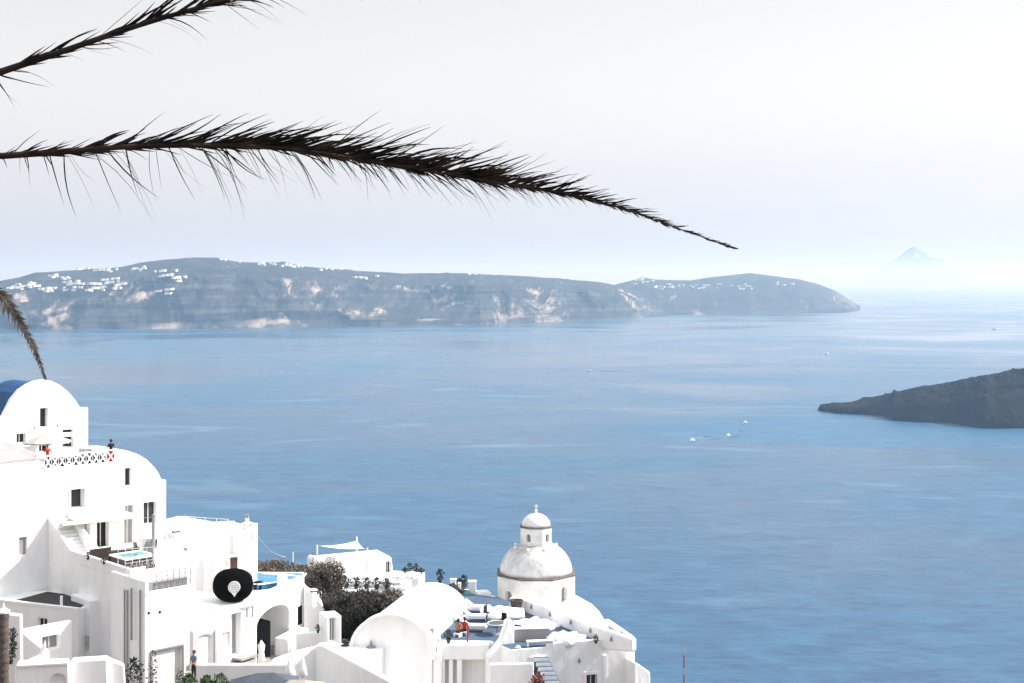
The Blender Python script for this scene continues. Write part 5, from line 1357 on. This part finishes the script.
# =====================================================================  far white villages
rnd = random.Random(11)
def make_house(name, w, d, h_):
    b = new(); bmesh.ops.create_cube(b, size=1, matrix=Matrix.Translation((0, 0, h_/2-1.5)) @ Matrix.Diagonal((w, d, h_+3, 1)))
    return mesh(b, name)
hm = [make_house('far_house', w, d, h_) for w, d, h_ in ((14, 11, 7), (20, 12, 8), (12, 11, 9), (30, 13, 8))]
M_FARW = mat('far_white', (.8, .8, .78), .9)
for m_ in hm: m_.materials.append(M_FARW)
def nearest(V, S, px, py):
    best = None; bd = 1e9
    for v, s in zip(V, S):
        if s[2] > .8: continue
        d = (s[0]-px)**2+((s[1]-py)*1.6)**2
        if d < bd: bd = d; best = v
    return Vector(best)
clusters = [(V1, S1, c) for c in ((18, 288, 7, 2.2, 12, 'on the left end of the far headland'), (34, 285, 6, 1.6, 10, 'on the left end of the far headland'), (50, 290, 12, 1.2, 12, 'in the lower left row of the far headland'), (72, 283, 8, 2, 14, 'in the far village left of the ridge top'), (95, 287, 10, 3, 16, 'in the far village left of the ridge top'), (112, 284, 7, 3.5, 18, 'in the dense white cluster of the far village'), (60, 276, 8, 1.2, 6, 'near the skyline left of the ridge top'), (100, 270, 14, 1.2, 9, 'near the skyline left of the ridge top'), (140, 270, 5, 1.5, 7, 'just left of the brightest cluster'), (166, 273, 6, 1.6, 14, 'in the brightest cluster below the ridge top'), (178, 279, 7, .8, 6, 'below the brightest cluster'), (165, 291, 6, 1.6, 8, 'on the cliff below the brightest cluster'), (230, 259, 20, 1.2, 6, 'on the ridge top'), (288, 266, 8, 1.2, 12, 'on the ridge right of the ridge top'), (268, 265, 8, 1, 5, 'on the ridge right of the ridge top'), (362, 278, 8, .8, 7, 'halfway along the far headland'), (340, 270, 8, .7, 4, 'halfway along the far headland'), (470, 274, 8, .8, 4, 'where the far headland starts to drop'))] + \
    [(V2, S2, c) for c in ((642, 282, 8, 1.6, 8, 'on the left hill of the cape'), (665, 286, 10, 2, 10, 'on the left slope of the cape'), (700, 287, 14, 2, 12, 'on the middle slope of the cape'), (740, 288, 14, 1.5, 8, 'on the middle slope of the cape'), (790, 284, 12, 1.5, 5, 'on the right slope of the cape'))]
for V, S, (px, py, sx, sy, n, where) in clusters:
    for i in range(int(n*1.33)):
        p = nearest(V, S, rnd.gauss(px, sx*.85), rnd.gauss(py, sy*.75))
        o = bpy.data.objects.new('far_house', rnd.choice(hm)); COL.objects.link(o)
        p += Vector((rnd.uniform(-9, 9), rnd.uniform(-20, 0), 0)); o.location = p; o.rotation_euler = (0, 0, rnd.uniform(0, 3))
        tag(o, 'tiny white house '+where, 'house', 'tiny white houses '+where)
for px, py, hh in ((642, 278, 24), (645, 277.5, 14)):
    p = nearest(V2, S2, px, py); b = new(); lathe(b, p-Vector((0, 0, 4)), [(4, 0), (3, hh), (1, hh+4)], 8)
    tag(part('far_tower', b, M_GREYROOF, None), ('tall slim tower on the peak of the cape', 'shorter tower right of the tall one on the cape')[0 if hh > 20 else 1], 'tower')
p = nearest(V2, S2, 834, 300); b = new(); lathe(b, p-Vector((0, 0, 2)), [(5, 0), (4, 22), (4.5, 22), (4.5, 26), (0, 30)], 10); tag(part('lighthouse', b, M_FARW, None), 'small white lighthouse near the tip of the cape', 'lighthouse')

# =====================================================================  palm tree in the foreground
M_PALM = mat('dry_palm_leaf', (.045, .03, .021), .75, col2=(.01, .008, .007), vscale=9, spec=.15)  # backlit silhouette put into the leaf colour
M_PALMT = mat('palm_trunk_bark', (.16, .13, .115), .95, col2=(.07, .055, .05), vscale=9, bump=.8, bscale=14, stretch=(1, 1, 3))
M_PALMS = mat('pale_dry_frond', (.34, .30, .26), .8, col2=(.11, .09, .075), vscale=14)  # lighter copy of the frond colour for the sunlit low frond
crown = Vector((-3.6, 5.6, 229.75))
palm = empty('palm_tree', (crown.x, crown.y, 226.9), 'palm with long dry drooping fronds reaching in from the upper left, close to the view', 'palm tree')
b = new(); n = 22; tube(b, [Vector((crown.x-.05*math.sin(i*.2), crown.y, lerp(226.0, 229.9, i/n))) for i in range(n+1)], [.2+.025*(i % 2) for i in range(n+1)], 14); part('trunk', b, M_PALMT, palm)
def bez(pts, t):
    "smooth curve through points"
    n = len(pts)-1; f = t*n; i = min(int(f), n-1); f -= i
    p0 = pts[max(i-1, 0)]; p1 = pts[i]; p2 = pts[i+1]; p3 = pts[min(i+2, n)]
    return .5*((2*p1)+(-p0+p2)*f+(2*p0-5*p1+4*p2-p3)*f*f+(-p0+3*p1-3*p2+p3)*f*f*f)
def frond(curve, r0, r1, spec, seed, m, stem_m=None, shag=1.0):
    "curve: list of (px,py,Y); spec(px)-> (n per unit, up length px, down length px, up angle, down angle)"
    rnd = random.Random(seed); pts = [crown]+[P(*c) for c in curve]
    N = 90; line = [bez(pts, i/N) for i in range(N+1)]
    b = new(); tube(b, line, [lerp(r0, r1, (i/N)**.8) for i in range(N+1)], 7)
    stem = (b, stem_m or m)
    lf = new()
    for i in range(N*6):
        t = i/(N*6); p = bez(pts, t); q = bez(pts, min(t+.004, 1)); d = (q-p)
        if d.length < 1e-9: continue
        d.normalize(); px = CX+p.x/p.y*F
        if px < -60: continue
        s = spec(px)
        for side in (1, -1):
            dens, L_, ang = (s[0], s[1], s[2]) if side > 0 else (s[3], s[4], s[5])
            if rnd.random() > dens: continue
            L = L_*rnd.uniform(.4, 1.12)*p.y/F
            up = Vector((0, -rnd.gauss(0, .35), 1)); up = (up-d*up.dot(d)).normalized()*side
            a = R(ang*rnd.uniform(.7, 1.25)); dirn = (d*math.cos(a)+up*math.sin(a)).normalized()
            w = rnd.uniform(.0034, .0074)*(1 if side > 0 else .5)*interp([(480, 1), (740, .4)], px)
            if rnd.random() < (.22 if side > 0 else .5): w *= .4; L *= 1.12; a *= rnd.uniform(.8, 1.6); dirn = (d*math.cos(a)+up*math.sin(a)).normalized()
            wv = dirn.cross(Vector((0, 1, 0))).normalized()*w
            tw = Vector((0, w*1.2, 0))
            bend = Vector((0, 0, -1))*L*(.10 if side > 0 else .24)*rnd.uniform(-.8, 1.4); kink = rnd.uniform(-.07, .07)*L
            prev = None; base = p
            K = 5
            for k_ in range(K+1):
                f = k_/K; c = base+dirn*L*f+bend*f*f+wv.normalized()*kink*math.sin(f*3)
                ww = wv*(1-.9*f**1.5)*(.5+f*2 if f < .25 else 1); row = (lf.verts.new(c-ww), lf.verts.new(c+tw*(1-f)), lf.verts.new(c+ww))
                if prev: lf.faces.new((prev[0], prev[1], row[1], row[0])); lf.faces.new((prev[1], prev[2], row[2], row[1]))
                prev = row
    for i in range(int(N*9*shag)):          # short bracts hugging the stem
        t = rnd.random(); p = bez(pts, t); q = bez(pts, min(t+.004, 1)); d = q-p
        if d.length < 1e-9: continue
        d.normalize(); px = CX+p.x/p.y*F
        if px < 20: continue
        L = rnd.uniform(8, 30)*p.y/F*interp([(20, 1.2), (430, 1), (560, .5), (740, .2)], px); th = rnd.uniform(0, 6.28)
        up = Vector((0, math.cos(th), math.sin(th))); up = (up-d*up.dot(d)).normalized(); a = R(rnd.uniform(4, 22)); dirn = d*math.cos(a)+up*math.sin(a)
        p = p+up*lerp(r0, r1, t**.8)*.7; wv = dirn.cross(Vector((0, 1, 0))).normalized()*rnd.uniform(.002, .0045)
        v = [lf.verts.new(z) for z in (p-wv, p+dirn*L*.6-wv*.7, p+dirn*L, p+dirn*L*.6+wv*.7, p+wv)]; lf.faces.new(v)
    f = part('frond', lf, m, palm)
    so_ = link_mesh('stem', mesh(b, 'stem', True), stem[1], f, world=False)
    me = so_.data; me.transform(EMPTY_M[palm.name].inverted())
    return f
def spec_mid(px):
    up = interp([(-40, 20), (40, 34), (100, 50), (150, 68), (200, 74), (260, 76), (330, 76), (400, 68), (470, 60), (540, 44), (620, 26), (690, 14), (740, 5)], px)
    du = interp([(-40, .10), (60, .13), (110, .3), (150, .6), (230, .75), (300, .95), (400, 1), (560, .9), (740, .6)], px)
    dn = interp([(-40, 20), (30, 40), (80, 74), (140, 66), (230, 62), (280, 50), (350, 34), (450, 40), (520, 24), (600, 10), (740, 3)], px)
    dd = interp([(-40, .03), (50, .28), (90, .26), (140, .34), (220, .4), (300, .5), (450, .6), (600, .5), (740, .5)], px)
    ua = interp([(0, 24), (150, 22), (250, 25), (330, 27), (450, 25), (560, 24), (740, 14)], px)
    da = interp([(0, 68), (150, 62), (280, 45), (400, 36), (520, 28), (740, 14)], px)
    return du, up, ua, dd, dn, da
frond([(-60, 160, 5.6), (0, 156, 5.6), (60, 152, 5.6), (130, 146.5, 5.6), (200, 145.5, 5.65), (260, 147, 5.7), (320, 153, 5.75), (380, 163.5, 5.8), (440, 173, 5.85), (500, 183, 5.9), (560, 193, 5.95), (620, 208, 6.0), (680, 229, 6.05), (735, 248.5, 6.1)], .017, .0012, spec_mid, 4, M_PALM, shag=.8)
def spec_top(px):
    return interp([(0, .03), (60, .05), (120, .08), (200, .2), (280, .5)], px), interp([(0, 42), (100, 75), (180, 66), (280, 45)], px), 20, interp([(0, .05), (100, .06), (170, .07), (230, .10)], px), interp([(0, 50), (120, 44), (240, 46)], px), 26
frond([(-60, 93, 5.4), (0, 72, 5.4), (60, 52, 5.4), (130, 28, 5.4), (190, 10, 5.4), (250, -6, 5.45), (330, -22, 5.5), (420, -28, 5.6), (520, -24, 5.7)], .019, .003, spec_top, 9, M_PALM, shag=.15)
def spec_low(px):
    return interp([(-40, .8), (50, .6)], px), interp([(-30, 18), (0, 12), (20, 10), (34, 6), (46, 2)], px), 44, interp([(-40, .8), (40, .3)], px), interp([(-30, 24), (0, 17), (15, 13), (30, 6), (46, 2)], px), 38
frond([(-120, 230, 5.2), (-60, 258, 5.2), (-25, 277, 5.2), (0, 295, 5.2), (15, 316, 5.2), (28, 338, 5.2), (37, 358, 5.2), (45, 379, 5.2)], .010, .0016, spec_low, 5, M_PALMS, shag=0)
# second palm: only its trunk shows at the lower left
def palm2():
    c = P(3.5, 612, 84); zb = 204
    root = empty('palm_trunk_tree', (c.x, c.y, 200), 'grey-brown palm trunk cut off by the left edge near the bottom', 'palm tree')
    b = new(); n = 46; tube(b, [Vector((c.x+.02*math.sin(i), c.y, lerp(199.5, c.z, i/n))) for i in range(n+1)], [.30+.03*(i % 2) for i in range(n+1)], 14); part('trunk', b, M_PALMT, root)
    b = new(); lathe(b, Vector((c.x, c.y, c.z-.05)), [(.36, 0), (.38, .12), (.1, .3), (.02, .6)], 12); part('trunk_top', b, M_WHITE, root)
palm2()

# =====================================================================  roof clutter
def chimney(px, py, Y, w_, h_, label, rz=44):
    c = P(px, py, Y); root = empty('chimney', c, label, 'chimney', rz=R(rz))
    lpart('stack', M_WHITE, root, (-w_, w_, -w_, w_, -.5, h_), bevel=.03); lpart('cap', M_WHITE, root, (-w_*1.25, w_*1.25, -w_*1.25, w_*1.25, h_+.12, h_+.2))
    lpart('opening', M_DARK, root, (-w_*.8, w_*.8, -w_*.8, w_*.8, h_+.002, h_+.118))
chimney(176, 541, 107.5, .3, .7, 'small square white chimney on the sloping-stair house behind the balcony tower')
chimney(248, 531.5, 112, .28, .5, 'small square white chimney beside the tall chimney pipe')
chimney(313, 600, 103, .2, .6, 'tiny white chimney beside the curved sloping shoulder wall')
def ac_unit(px, py, Y, label, rz=44):
    c = P(px, py, Y); root = empty('air_conditioner', c, label, 'air conditioner', rz=R(rz))
    lpart('casing', M_FRAMEW, root, (-.42, .42, -.16, .16, 0, .6), bevel=.02)
    b = new(); tube(b, [Vector((.22*math.cos(t)-.08, -.168, .3+.22*math.sin(t))) for t in [math.pi*i/8 for i in range(17)]], [.015]*17, 4); link_mesh('fan_grille', mesh(b), M_GMETAL, root, world=False)
ac_unit(168, 541, 107.2, 'white air conditioner on the sloping-stair house roof', 20)
ac_unit(330, 562.5, 124, 'white air conditioner on the long low house roof', 20)
for i, (x, y, Y, lb) in enumerate(((88, 560, 100.6, 'clay pot with a small plant on the long shaded wall, upper one'), (104, 564.5, 99.2, 'clay pot with a small plant on the long shaded wall, lower one'), (227, 657, 97.5, 'potted plant left of the shuttered doorway step'), (318, 633, 102.2, 'potted plant on the low shadowed parapet'), (596, 643.5, 91.3, 'potted plant on the front parapet of the corner block'))):
    leaf_plant(P(x, y, Y), .55, .2, 70, lb, seed=90+i, leaf=.11)
for i, (a, c_, lb) in enumerate((((88, 408, 112), (121, 462, 106), 'thin black cable from the arched house to the terrace'), ((255, 533, 108), (305, 577, 106), 'thin dark cable from the drum house down to the pool parapet'))):
    p, q = P(*a), P(*c_); b = new(); tube(b, [p.lerp(q, t/10)-Vector((0, 0, .5*math.sin(math.pi*t/10))) for t in range(11)], [.012]*11, 4); tag(part('cable', b, M_GMETAL, None), lb, 'cable')
